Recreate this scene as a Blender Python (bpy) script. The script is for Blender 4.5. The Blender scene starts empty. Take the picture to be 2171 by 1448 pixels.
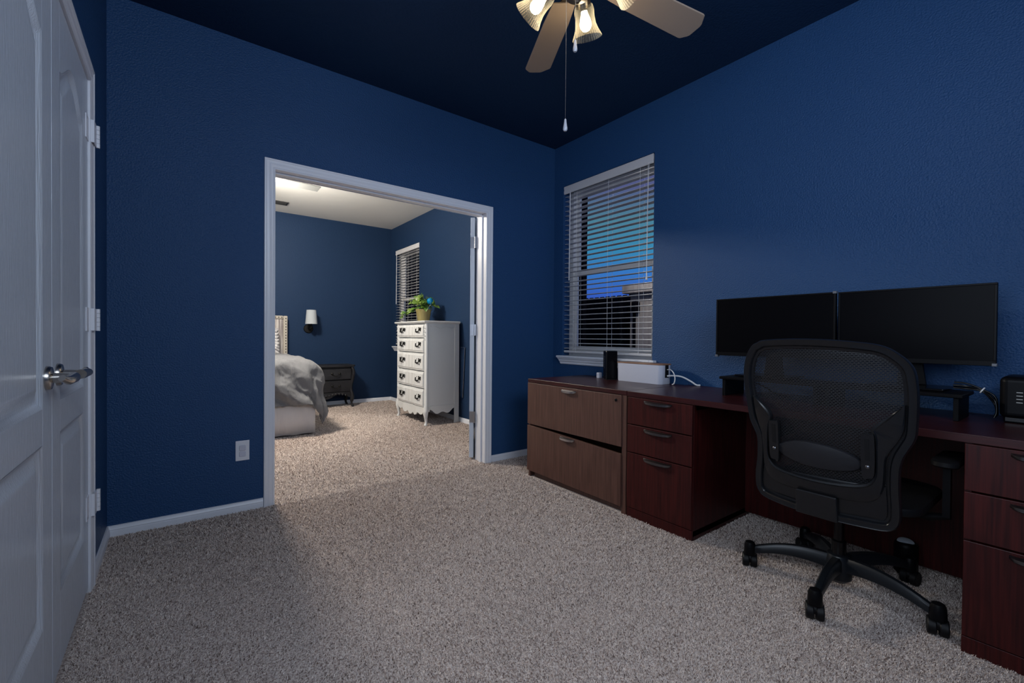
import bpy, math, random
import numpy as np
from mathutils import Matrix, Vector, noise as mnoise

random.seed(7)
rng = np.random.default_rng(7)
SC = bpy.context.scene
COL = SC.collection
PI = math.pi
R = math.radians


def lin(r, g, b):
    f = lambda c: (c / 255 / 12.92) if c <= 10.3 else ((c / 255 + 0.055) / 1.055) ** 2.4
    return (f(r), f(g), f(b), 1.0)


# ------------------------------------------------------------------ camera
F_PX, YAW, PITCH, ROLL = 943.05, 0.6443, -0.0102, 0.0083
CAM = Vector((-2.7422, -3.0225, 1.0342))
fw = Vector((math.sin(YAW) * math.cos(PITCH), math.cos(YAW) * math.cos(PITCH), math.sin(PITCH)))
rt = Vector((math.cos(YAW), -math.sin(YAW), 0))
up = rt.cross(fw)
r2 = rt * math.cos(ROLL) + up * math.sin(ROLL)
u2 = up * math.cos(ROLL) - rt * math.sin(ROLL)
cam = bpy.data.cameras.new('camera')
cam.sensor_width = 36.0
cam.lens = F_PX / 2171 * 36.0
cam.clip_start = 0.02
cam_o = bpy.data.objects.new('camera', cam)
COL.objects.link(cam_o)
m = Matrix((r2, u2, -fw)).transposed().to_4x4()
m.translation = CAM
cam_o.matrix_world = m
SC.camera = cam_o

# ------------------------------------------------------------------ view, world, lights
SC.view_settings.view_transform = 'Standard'
SC.view_settings.look = 'None'
SC.view_settings.exposure = 0.0
SC.view_settings.gamma = 1.0
SC.view_settings.use_curve_mapping = False
SC.cycles.max_bounces = 10
SC.cycles.diffuse_bounces = 5
SC.cycles.transparent_max_bounces = 16
SC.cycles.use_denoising = True
SC.cycles.sample_clamp_indirect = 4.0

W = bpy.data.worlds.new('world')
SC.world = W
W.use_nodes = True
nt = W.node_tree
nt.nodes.clear()
tc = nt.nodes.new('ShaderNodeTexCoord')
sep = nt.nodes.new('ShaderNodeSeparateXYZ')
ramp = nt.nodes.new('ShaderNodeValToRGB')
bg = nt.nodes.new('ShaderNodeBackground')
wo = nt.nodes.new('ShaderNodeOutputWorld')
nt.links.new(tc.outputs['Generated'], sep.inputs[0])
nt.links.new(sep.outputs['Z'], ramp.inputs[0])
nt.links.new(ramp.outputs[0], bg.inputs['Color'])
nt.links.new(bg.outputs[0], wo.inputs['Surface'])
el = ramp.color_ramp.elements
el[0].position, el[0].color = 0.0, lin(52, 82, 190)
el[1].position, el[1].color = 0.6, lin(70, 75, 110)
for p, c in ((0.08, lin(58, 92, 200)), (0.14, lin(62, 128, 205)), (0.19, lin(62, 146, 186)), (0.25, lin(84, 138, 158)), (0.31, lin(92, 98, 142))):
    e = el.new(p)
    e.color = c
bg.inputs['Strength'].default_value = 1.0


def area(name, loc, rot, sx, sy, power, color):
    l = bpy.data.lights.new(name, 'AREA')
    l.shape = 'RECTANGLE'
    l.size, l.size_y = sx, sy
    l.energy = power
    l.color = color
    o = bpy.data.objects.new(name, l)
    COL.objects.link(o)
    o.location = loc
    o.rotation_euler = rot
    return o


# added fill lights outside made-up window openings: one in the wall behind the
# camera, one in the left wall beside it
area('fill_light', (-2.05, -4.02, 2.20), (R(84), 0, 0), 1.8, 1.0, 51.0, (0.75, 0.86, 1.0))
area('fill_light', (-3.40, -2.78, 1.52), (0, R(-90), 0), 1.5, 1.5, 31.0, (0.75, 0.86, 1.0))


# ------------------------------------------------------------------ materials
def mat(name, col, rough=0.5, metal=0.0, spec=0.5, bump=None, vary=None, emit=None, coat=0.0, sheen=0.0):
    """bump=(scale, strength, stretch xyz, distance); vary=(scale, stretch xyz, second colour, lo, hi)"""
    M = bpy.data.materials.new(name)
    M.use_nodes = True
    n, l = M.node_tree.nodes, M.node_tree.links
    p = n['Principled BSDF']
    p.inputs['Base Color'].default_value = col
    p.inputs['Roughness'].default_value = rough
    p.inputs['Metallic'].default_value = metal
    p.inputs['Specular IOR Level'].default_value = spec
    p.inputs['Coat Weight'].default_value = coat
    p.inputs['Sheen Weight'].default_value = sheen
    if emit:
        p.inputs['Emission Color'].default_value = emit[0]
        p.inputs['Emission Strength'].default_value = emit[1]

    def coords(stretch):
        t = n.new('ShaderNodeTexCoord')
        mp = n.new('ShaderNodeMapping')
        mp.inputs['Scale'].default_value = stretch
        l.new(t.outputs['Object'], mp.inputs[0])
        return mp.outputs[0]
    if vary:
        sc, st, c2, lo, hi = vary
        nz = n.new('ShaderNodeTexNoise')
        nz.inputs['Scale'].default_value = sc
        nz.inputs['Detail'].default_value = 6
        l.new(coords(st), nz.inputs['Vector'])
        rp = n.new('ShaderNodeValToRGB')
        rp.color_ramp.elements[0].position = lo
        rp.color_ramp.elements[1].position = hi
        rp.color_ramp.elements[0].color = col
        rp.color_ramp.elements[1].color = c2
        l.new(nz.outputs['Fac'], rp.inputs[0])
        l.new(rp.outputs[0], p.inputs['Base Color'])
    if bump:
        sc, strength, st, dist = bump
        nz = n.new('ShaderNodeTexNoise')
        nz.inputs['Scale'].default_value = sc
        nz.inputs['Detail'].default_value = 3
        l.new(coords(st), nz.inputs['Vector'])
        bp = n.new('ShaderNodeBump')
        bp.inputs['Strength'].default_value = strength
        bp.inputs['Distance'].default_value = dist
        l.new(nz.outputs['Fac'], bp.inputs['Height'])
        l.new(bp.outputs[0], p.inputs['Normal'])
    return M


ONE = (1, 1, 1)
NAVY = mat('navy_wall_paint', (0.017, 0.064, 0.172, 1), 0.45, spec=0.26, bump=(125, 1.0, ONE, 0.005))
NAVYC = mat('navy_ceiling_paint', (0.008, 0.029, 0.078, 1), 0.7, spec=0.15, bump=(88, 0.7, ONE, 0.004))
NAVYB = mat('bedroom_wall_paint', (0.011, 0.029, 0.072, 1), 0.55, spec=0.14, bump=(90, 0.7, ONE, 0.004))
WHITEC = mat('white_ceiling_paint', (0.72, 0.72, 0.70, 1), 0.8, spec=0.2, bump=(60, 0.3, ONE, 0.003))
TRIM = mat('white_trim_paint', (0.73, 0.755, 0.82, 1), 0.35, spec=0.5)
DOORW = mat('white_door_paint', (0.60, 0.67, 0.77, 1), 0.24, spec=0.5, bump=(60, 0.7, (5, 5, 0.22), 0.003))
MAHOG = mat('mahogany_laminate', lin(66, 20, 19), 0.40, spec=0.3, vary=(9, (14, 14, 0.5), lin(40, 11, 12), 0.35, 0.68))
MAHOGT = mat('mahogany_top', lin(60, 20, 22), 0.33, spec=0.45, vary=(9, (14, 0.5, 14), lin(38, 12, 15), 0.35, 0.68))
WALNUT = mat('walnut_laminate', lin(94, 65, 56), 0.42, spec=0.5, vary=(9, (14, 14, 0.5), lin(70, 46, 40), 0.35, 0.68))
STEEL = mat('brushed_steel', (0.50, 0.50, 0.52, 1), 0.30, 1.0)
GUN = mat('dark_metal_pull', (0.16, 0.16, 0.17, 1), 0.32, 1.0)
NICKEL = mat('satin_nickel', (0.55, 0.52, 0.48, 1), 0.25, 1.0)
BLACK = mat('black_plastic', (0.003, 0.003, 0.004, 1), 0.42, spec=0.12, bump=(400, 0.1, ONE, 0.0005))
BLACKG = mat('black_gloss_plastic', (0.004, 0.004, 0.005, 1), 0.2, spec=0.3)
BLACKM = mat('black_rubber', (0.005, 0.005, 0.006, 1), 0.5, spec=0.25)
CHAIRL = mat('grey_lumbar_plastic', (0.013, 0.013, 0.016, 1), 0.45, spec=0.35)
CHAIRP = mat('charcoal_chair_plastic', (0.0075, 0.008, 0.0098, 1), 0.28, spec=0.45, bump=(500, 0.15, ONE, 0.0005))
LEGM = mat('dark_grey_chair_base', (0.007, 0.009, 0.012, 1), 0.34, spec=0.4)
SCREEN = mat('dark_screen', (0.002, 0.002, 0.003, 1), 0.35, spec=0.06)
BLINDW = mat('white_blind_slat', (0.60, 0.60, 0.62, 1), 0.4)
VINYL = mat('white_vinyl', (0.70, 0.69, 0.68, 1), 0.4)
CORD = mat('white_cord', (0.75, 0.75, 0.76, 1), 0.6)
PLASTW = mat('white_plastic', (0.56, 0.58, 0.68, 1), 0.4)
OAKLID = mat('light_wood_lid', lin(150, 112, 88), 0.5, vary=(10, (12, 1, 12), lin(120, 84, 64), 0.35, 0.65))
TAUPE = mat('taupe_fan_blade', lin(150, 134, 120), 0.5)
PEWTER = mat('pewter_fan_metal', (0.20, 0.18, 0.15, 1), 0.35, 1.0)
FOB = mat('white_porcelain', (0.36, 0.38, 0.43, 1), 0.3)
BULB = mat('lit_bulb', (1, 1, 1, 1), 0.5, emit=((1.0, 0.86, 0.62, 1), 9.0))
CREAM = mat('cream_white_paint', (0.66, 0.67, 0.67, 1), 0.38)
IRONB = mat('black_iron', (0.006, 0.006, 0.006, 1), 0.5, spec=0.2)
CHARC = mat('charcoal_furniture_paint', (0.011, 0.011, 0.014, 1), 0.5, spec=0.3, vary=(6, (1, 1, 3), (0.021, 0.021, 0.025, 1), 0.4, 0.7))
LINEN = mat('grey_linen', (0.145, 0.148, 0.158, 1), 0.85, spec=0.2, bump=(45, 0.5, (2.2, 0.8, 1), 0.006), sheen=0.1)
COTTON = mat('white_cotton', (0.58, 0.57, 0.58, 1), 0.85, spec=0.2, bump=(5, 0.5, (2.5, 2.5, 0.5), 0.03))
FABRICB = mat('beige_upholstery', lin(176, 170, 160), 0.85, spec=0.2, bump=(300, 0.2, ONE, 0.001))
FABRICG = mat('grey_velvet', lin(120, 112, 112), 0.6, sheen=0.5, vary=(5, (14, 1, 0.6), lin(188, 182, 178), 0.4, 0.62))
RUFFLE = mat('white_ruffle_cotton', lin(205, 203, 204), 0.85, vary=(14, (1, 1, 1), lin(140, 138, 142), 0.45, 0.65))
SHADEW = mat('white_lamp_shade', (0.42, 0.45, 0.48, 1), 0.8, spec=0.2)
POT = mat('olive_glazed_pot', lin(134, 122, 76), 0.4, vary=(12, (3, 3, 0.8), lin(110, 98, 58), 0.4, 0.7))
LEAF = mat('pothos_leaf', lin(66, 104, 34), 0.45, vary=(14, ONE, lin(122, 142, 58), 0.4, 0.7))
SOIL = mat('potting_soil', lin(60, 44, 34), 0.95)
FENCE = mat('dark_wood_fence', lin(18, 18, 32), 0.9, spec=0.05, vary=(4, (6, 6, 0.4), lin(10, 10, 20), 0.4, 0.6))
STUCCO = mat('beige_siding', lin(196, 188, 182), 0.9, vary=(3, (1, 5, 0.4), lin(168, 160, 156), 0.4, 0.6))
DARKOUT = mat('dark_brick', lin(12, 11, 18), 0.9, spec=0.05)
LED = mat('led_dash', (0.2, 0.2, 0.2, 1), 0.5, emit=((0.8, 0.9, 1.0, 1), 0.12))
TABM = mat('clear_protector_film', (0.12, 0.13, 0.15, 1), 0.3)
VENTD = mat('dark_vent_metal', (0.018, 0.018, 0.02, 1), 0.5)
GREYBLADE = mat('pale_grey_fan_blade', (0.24, 0.25, 0.25, 1), 0.6, spec=0.2)
SILVER = mat('pale_oval_sticker', lin(205, 212, 222), 0.4)


def glassy(name, tint, face_opacity, edge_opacity, rough=0.05, body=None):
    M = bpy.data.materials.new(name)
    M.use_nodes = True
    n, l = M.node_tree.nodes, M.node_tree.links
    p = n['Principled BSDF']
    p.inputs['Base Color'].default_value = body or tint
    p.inputs['Roughness'].default_value = rough
    p.inputs['Specular IOR Level'].default_value = 0.7
    tr = n.new('ShaderNodeBsdfTransparent')
    tr.inputs[0].default_value = tuple(0.5 + 0.5 * c for c in tint[:3]) + (1,)
    mix = n.new('ShaderNodeMixShader')
    lw = n.new('ShaderNodeLayerWeight')
    lw.inputs['Blend'].default_value = 0.35
    mr = n.new('ShaderNodeMapRange')
    mr.inputs['To Min'].default_value = face_opacity
    mr.inputs['To Max'].default_value = edge_opacity
    l.new(lw.outputs['Facing'], mr.inputs['Value'])
    l.new(mr.outputs[0], mix.inputs[0])
    l.new(tr.outputs[0], mix.inputs[1])
    l.new(p.outputs[0], mix.inputs[2])
    l.new(mix.outputs[0], n['Material Output'].inputs['Surface'])
    return M


PANE = glassy('window_glass', (0.9, 0.95, 1.0, 1), 0.03, 0.35, 0.02, (0.004, 0.004, 0.005, 1))
SHADEG = glassy('ribbed_shade_glass', (0.92, 0.86, 0.68, 1), 0.02, 0.60, 0.06)
GLOBE = glassy('blue_globe_glass', (0.0, 0.22, 0.50, 1), 0.75, 0.95, 0.05)


def mesh_weave():
    M = bpy.data.materials.new('chair_mesh_weave')
    M.use_nodes = True
    n, l = M.node_tree.nodes, M.node_tree.links
    p = n['Principled BSDF']
    p.inputs['Base Color'].default_value = (0.007, 0.007, 0.009, 1)
    p.inputs['Roughness'].default_value = 0.5
    t = n.new('ShaderNodeTexCoord')
    mp = n.new('ShaderNodeMapping')
    mp.inputs['Rotation'].default_value = (0, R(-90), R(-90))
    br = n.new('ShaderNodeTexBrick')
    br.inputs['Scale'].default_value = 1.0
    br.inputs['Brick Width'].default_value = 0.011
    br.inputs['Row Height'].default_value = 0.0058
    br.inputs['Mortar Size'].default_value = 0.0018
    br.inputs['Mortar Smooth'].default_value = 0.0
    # object y -> u, object z -> v
    cx = n.new('ShaderNodeSeparateXYZ')
    cc = n.new('ShaderNodeCombineXYZ')
    l.new(t.outputs['Object'], cx.inputs[0])
    l.new(cx.outputs['Y'], cc.inputs['X'])
    l.new(cx.outputs['Z'], cc.inputs['Y'])
    l.new(cc.outputs[0], br.inputs['Vector'])
    n.remove(mp)
    tr = n.new('ShaderNodeBsdfTransparent')
    mix = n.new('ShaderNodeMixShader')
    l.new(br.outputs['Fac'], mix.inputs[0])
    l.new(tr.outputs[0], mix.inputs[1])
    l.new(p.outputs[0], mix.inputs[2])
    l.new(mix.outputs[0], n['Material Output'].inputs['Surface'])
    return M


WEAVE = mesh_weave()


def carpet_mat(name, island):
    M = bpy.data.materials.new(name)
    M.use_nodes = True
    n, l = M.node_tree.nodes, M.node_tree.links
    p = n['Principled BSDF']
    p.inputs['Roughness'].default_value = 0.95
    p.inputs['Specular IOR Level'].default_value = 0.1
    rp = n.new('ShaderNodeValToRGB')
    e = rp.color_ramp.elements
    if island:
        g = n.new('ShaderNodeNewGeometry')
        l.new(g.outputs['Random Per Island'], rp.inputs[0])
        e[0].position, e[0].color = 0.0, lin(88, 72, 66)
        e[1].position, e[1].color = 1.0, lin(246, 236, 229)
        for q, c in ((0.13, lin(108, 90, 82)), (0.20, lin(168, 152, 143)), (0.30, lin(198, 184, 175)), (0.6, lin(218, 205, 197)), (0.85, lin(232, 221, 213))):
            x = e.new(q)
            x.color = c
    else:
        t = n.new('ShaderNodeTexCoord')
        nz = n.new('ShaderNodeTexNoise')
        nz.inputs['Scale'].default_value = 130
        nz.inputs['Detail'].default_value = 4
        l.new(t.outputs['Object'], nz.inputs['Vector'])
        l.new(nz.outputs['Fac'], rp.inputs[0])
        e[0].position, e[0].color = 0.36, lin(140, 122, 116)
        e[1].position, e[1].color = 0.62, lin(220, 210, 204)
        bp = n.new('ShaderNodeBump')
        bp.inputs['Strength'].default_value = 0.6
        bp.inputs['Distance'].default_value = 0.006
        l.new(nz.outputs['Fac'], bp.inputs['Height'])
        l.new(bp.outputs[0], p.inputs['Normal'])
    l.new(rp.outputs[0], p.inputs['Base Color'])
    return M


CARPET = carpet_mat('beige_carpet_backing', False)
TUFT = carpet_mat('beige_carpet_tufts', True)


# ------------------------------------------------------------------ mesh helpers
class MB:
    def __init__(s):
        s.v, s.f = [], []

    def add(s, vs, fs):
        b = len(s.v)
        s.v += [tuple(x) for x in vs]
        s.f += [tuple(i + b for i in f) for f in fs]
        return s

    def box(s, x0, x1, y0, y1, z0, z1):
        v = [(x, y, z) for z in (z0, z1) for y in (y0, y1) for x in (x0, x1)]
        return s.add(v, [(0, 2, 3, 1), (4, 5, 7, 6), (0, 1, 5, 4), (2, 6, 7, 3), (0, 4, 6, 2), (1, 3, 7, 5)])

    def loft(s, rings, closed=True, cap=True):
        n = len(rings[0])
        v = [p for r in rings for p in r]
        f = []
        for k in range(len(rings) - 1):
            for i in range(n if closed else n - 1):
                j = (i + 1) % n
                f.append((k * n + i, k * n + j, (k + 1) * n + j, (k + 1) * n + i))
        if cap and closed:
            f.append(tuple(reversed(range(n))))
            f.append(tuple((len(rings) - 1) * n + i for i in range(n)))
        return s.add(v, f)

    def tube(s, pts, rad, seg=10, cap=True):
        pts = [Vector(p) for p in pts]
        rads = rad if isinstance(rad, (list, tuple)) else [rad] * len(pts)
        rings = []
        t0 = (pts[1] - pts[0]).normalized()
        ref = Vector((0, 0, 1)) if abs(t0.z) < 0.9 else Vector((1, 0, 0))
        nrm = (ref - t0 * ref.dot(t0)).normalized()
        for i, p in enumerate(pts):
            a = pts[max(i - 1, 0)]
            b = pts[min(i + 1, len(pts) - 1)]
            t = (b - a).normalized()
            nrm = (nrm - t * nrm.dot(t)).normalized()
            bn = t.cross(nrm)
            rings.append([p + (nrm * math.cos(2 * PI * k / seg) + bn * math.sin(2 * PI * k / seg)) * rads[i] for k in range(seg)])
        return s.loft(rings, True, cap)

    def lathe(s, prof, c=(0, 0, 0), axis=(0, 0, 1), seg=24, cap=True, rib=0, rib_amp=0.0):
        """prof: list of (radius, height along axis)"""
        ax = Vector(axis).normalized()
        ref = Vector((1, 0, 0)) if abs(ax.x) < 0.9 else Vector((0, 1, 0))
        u = (ref - ax * ref.dot(ax)).normalized()
        w = ax.cross(u)
        c = Vector(c)
        rings = []
        for r_, h in prof:
            ring = []
            for k in range(seg):
                a = 2 * PI * k / seg
                rr = r_ * (1 + (rib_amp * math.cos(rib * a) if rib else 0))
                ring.append(c + ax * h + (u * math.cos(a) + w * math.sin(a)) * rr)
            rings.append(ring)
        return s.loft(rings, True, cap)

    def prism(s, pts2, z0, z1, fn=None):
        """extrude an outline (list of (a,b)) from z0 to z1; fn maps (a,b,z)->xyz"""
        fn = fn or (lambda a, b, z: (a, b, z))
        return s.loft([[fn(a, b, z0) for a, b in pts2], [fn(a, b, z1) for a, b in pts2]])

    def build(s, name, material, parent=None, smooth=None, bevel=0.0, seg=2, loc=None, solid=0.0):
        me = bpy.data.meshes.new(name)
        me.from_pydata(s.v, [], s.f)
        me.materials.append(material)
        import bmesh
        bm = bmesh.new()
        bm.from_mesh(me)
        bmesh.ops.recalc_face_normals(bm, faces=bm.faces)
        bm.to_mesh(me)
        bm.free()
        if smooth:
            me.polygons.foreach_set('use_smooth', [True] * len(me.polygons))
            me.set_sharp_from_angle(angle=R(smooth))
        me.update()
        o = bpy.data.objects.new(name, me)
        COL.objects.link(o)
        if parent:
            o.parent = parent
        if loc:
            o.location = loc
        if solid:
            md = o.modifiers.new('solid', 'SOLIDIFY')
            md.thickness = solid
            md.offset = 0
        if bevel:
            md = o.modifiers.new('bevel', 'BEVEL')
            md.width = bevel
            md.segments = seg
            md.limit_method = 'ANGLE'
            md.angle_limit = R(35)
        return o


def thing(name, label, cat, loc=(0, 0, 0), rz=0.0, group=None):
    o = bpy.data.objects.new(name, None)
    o.empty_display_size = 0.05
    COL.objects.link(o)
    o.location = loc
    o.rotation_euler = (0, 0, rz)
    return tag(o, label, cat, group)


def tag(o, label=None, cat=None, group=None, kind=None):
    if label:
        o['label'] = label
    if cat:
        o['category'] = cat
    if group:
        o['group'] = group
    if kind:
        o['kind'] = kind
    return o


def struct(o):
    o['kind'] = 'structure'
    return o


def crom(pts, per=6, closed=True):
    out = []
    n = len(pts)
    P = [Vector(p) for p in pts]
    for i in range(n if closed else n - 1):
        if closed:
            p0, p1, p2, p3 = P[(i - 1) % n], P[i], P[(i + 1) % n], P[(i + 2) % n]
        else:
            p0, p1, p2, p3 = P[max(i - 1, 0)], P[i], P[i + 1], P[min(i + 2, n - 1)]
        for k in range(per):
            t = k / per
            out.append(0.5 * ((2 * p1) + (p2 - p0) * t + (2 * p0 - 5 * p1 + 4 * p2 - p3) * t * t + (3 * p1 - p0 - 3 * p2 + p3) * t ** 3))
    if not closed:
        out.append(P[-1])
    return out


def resample(pts, n):
    P = [Vector(p) for p in pts]
    d = [0]
    for a, b in zip(P, P[1:]):
        d.append(d[-1] + (b - a).length)
    out = []
    j = 0
    for k in range(n):
        t = d[-1] * k / (n - 1)
        while j < len(P) - 2 and d[j + 1] < t:
            j += 1
        s = (t - d[j]) / max(d[j + 1] - d[j], 1e-9)
        out.append(P[j].lerp(P[j + 1], s))
    return out


def inset(pts, w):
    n = len(pts)
    P = [Vector(p) for p in pts]
    ar = sum(P[i].x * P[(i + 1) % n].y - P[(i + 1) % n].x * P[i].y for i in range(n))
    sg = 1 if ar > 0 else -1
    out = []
    for i in range(n):
        t = (P[(i + 1) % n] - P[i - 1]).normalized()
        out.append(P[i] + Vector((-t.y, t.x)) * w * sg)
    return out


# ================================================================== SETTING
H = 2.743
WX = -3.029           # left wall face
YN = -3.70            # wall behind the camera
YB = 3.87             # bedroom far wall
BX = -4.6             # bedroom left wall
TH = 0.13             # thickness of the wall between the rooms
DX0, DX1, DZ = -2.275, -0.742, 2.036   # doorway clear opening (between jamb boards)

m_ = MB().box(BX - 0.2, 0.3, YN - 0.2, YB + 0.2, -0.12, 0.0)
struct(m_.build('floor', CARPET))
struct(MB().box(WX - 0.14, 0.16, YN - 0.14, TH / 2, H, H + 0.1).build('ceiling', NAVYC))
struct(MB().box(BX - 0.14, 0.16, TH / 2, YB + 0.14, H, H + 0.1).build('ceiling_bedroom', WHITEC))

# wall with the doorway: office side painted navy, bedroom side as well
J = 0.018
m_ = MB().box(WX - 0.14, DX0 - J, 0, TH, 0, H).box(DX1 + J, 0.0, 0, TH, 0, H).box(DX0 - J, DX1 + J, 0, TH, DZ + J, H)
m_.box(BX, WX - 0.14, 0, TH, 0, H)
struct(m_.build('wall_doorway', NAVY))


def wall_with_window(name, material, y0, y1, wy0, wy1, wz0, wz1, x0=0.0, x1=0.16):
    mb = MB().box(x0, x1, y0, wy0, 0, H).box(x0, x1, wy1, y1, 0, H).box(x0, x1, wy0, wy1, 0, wz0).box(x0, x1, wy0, wy1, wz1, H)
    return struct(mb.build(name, material))


WIN_A = (-1.062, -0.118, 0.855, 2.372)      # y0, y1, z0, z1
WIN_B = (2.835, 3.70, 0.855, 2.372)
wall_with_window('wall_right', NAVY, YN, 0.0, *WIN_A)
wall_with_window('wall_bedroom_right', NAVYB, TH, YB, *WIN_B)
struct(MB().box(0.0, 0.16, 0.0, TH, 0, H).build('wall_pier', NAVY))
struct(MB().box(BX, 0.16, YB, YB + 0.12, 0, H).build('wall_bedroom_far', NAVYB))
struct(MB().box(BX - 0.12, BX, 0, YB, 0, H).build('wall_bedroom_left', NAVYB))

# left wall with the opening for the pair of doors
LY0, LY1 = -1.872, -0.600
NY0, NY1, NZ0, NZ1 = -3.52, -2.05, 0.80, 2.25     # made-up, unseen window of the left wall for the side fill light
m_ = MB().box(WX - 0.14, WX, YN, NY0, 0, H).box(WX - 0.14, WX, NY0, NY1, 0, NZ0).box(WX - 0.14, WX, NY0, NY1, NZ1, H).box(WX - 0.14, WX, NY1, LY0 - 0.02, 0, H)
m_.box(WX - 0.14, WX, LY1 + 0.02, 0.0, 0, H).box(WX - 0.14, WX, LY0 - 0.02, LY1 + 0.02, 2.056, H)
struct(m_.build('wall_left', NAVY))
MX0, MX1, MZ0, MZ1 = -2.90, -1.20, 1.72, 2.66    # made-up, unseen window behind the camera for the rear fill light
m_ = MB().box(WX - 0.14, MX0, YN - 0.14, YN, 0, H).box(MX1, 0.16, YN - 0.14, YN, 0, H).box(MX0, MX1, YN - 0.14, YN, 0, MZ0).box(MX0, MX1, YN - 0.14, YN, MZ1, H)
struct(m_.build('wall_near', NAVY))
struct(MB().box(WX - 0.70, WX - 0.60, -2.04, -0.5, 0, H).box(WX - 0.70, WX - 0.14, -2.04, -1.94, 0, H).build('wall_closet', NAVY))


# ---- casing and baseboard profiles
CASP = [(0, 0), (0, 0.009), (0.008, 0.012), (0.012, 0.010), (0.022, 0.011), (0.030, 0.014), (0.036, 0.0125), (0.046, 0.014), (0.050, 0.017), (0.058, 0.017), (0.060, 0.0)]


def casing(name, a0, a1, zt, place):
    """U shaped door casing around a0..a1, up to zt; place(a, z, depth)"""
    path = [(a0, 0.0, -1, 0), (a0, zt, -1, 1), (a1, zt, 1, 1), (a1, 0.0, 1, 0)]
    mb = MB()
    mb.loft([[place(a + w * sx, z + w * sz, d) for w, d in CASP] for a, z, sx, sz in path])
    return struct(mb.build(name, TRIM, smooth=25))


casing('trim_1', DX0 + 0.003, DX1 - 0.003, DZ - 0.003, lambda a, z, d: (a, -d, z))
casing('trim_2', DX0 + 0.003, DX1 - 0.003, DZ - 0.003, lambda a, z, d: (a, TH + d, z))
casing('trim_3', LY0 + 0.003, LY1 - 0.003, 2.033, lambda a, z, d: (WX + d, a, z))
# jamb boards and stop of the doorway
m_ = MB().box(DX0 - J, DX0, 0, TH, 0, DZ).box(DX1, DX1 + J, 0, TH, 0, DZ).box(DX0 - J, DX1 + J, 0, TH, DZ, DZ + J)
m_.box(DX0, DX0 + 0.011, 0.048, 0.085, 0, DZ).box(DX1 - 0.011, DX1, 0.048, 0.085, 0, DZ).box(DX0, DX1, 0.048, 0.085, DZ - 0.011, DZ)
struct(m_.build('trim_4', TRIM, bevel=0.002))

BASP = [(0, 0), (0.013, 0), (0.013, 0.030), (0.0115, 0.034), (0.0125, 0.038), (0.008, 0.046), (0.006, 0.055), (0.0, 0.057)]


def baseboard(name, p0, p1, nrm, d0=0, d1=0):
    """p0->p1 along the wall foot, nrm into the room; d0, d1 = +1 mitre into an inside corner"""
    p0, p1, nrm = Vector(p0), Vector(p1), Vector(nrm)
    t = (p1 - p0).normalized()
    mb = MB()
    mb.loft([[p0 + nrm * d + t * d * d0 + Vector((0, 0, z)) for d, z in BASP], [p1 + nrm * d - t * d * d1 + Vector((0, 0, z)) for d, z in BASP]])
    return struct(mb.build(name, TRIM, smooth=30))


baseboard('baseboard_doorway_left', (WX, 0, 0), (DX0 - 0.058, 0, 0), (0, -1, 0), 1, 0)
baseboard('baseboard_doorway_right', (DX1 + 0.058, 0, 0), (0, 0, 0), (0, -1, 0), 0, 1)
baseboard('baseboard_left', (WX, LY1 + 0.058, 0), (WX, 0, 0), (1, 0, 0), 0, 1)
baseboard('baseboard_right', (0, YN, 0), (0, 0, 0), (-1, 0, 0), 0, 1)
baseboard('baseboard_bedroom_right', (0, TH, 0), (0, YB, 0), (-1, 0, 0), 0, 1)
baseboard('baseboard_bedroom_far', (BX, YB, 0), (0, YB, 0), (0, -1, 0), 0, 1)


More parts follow.
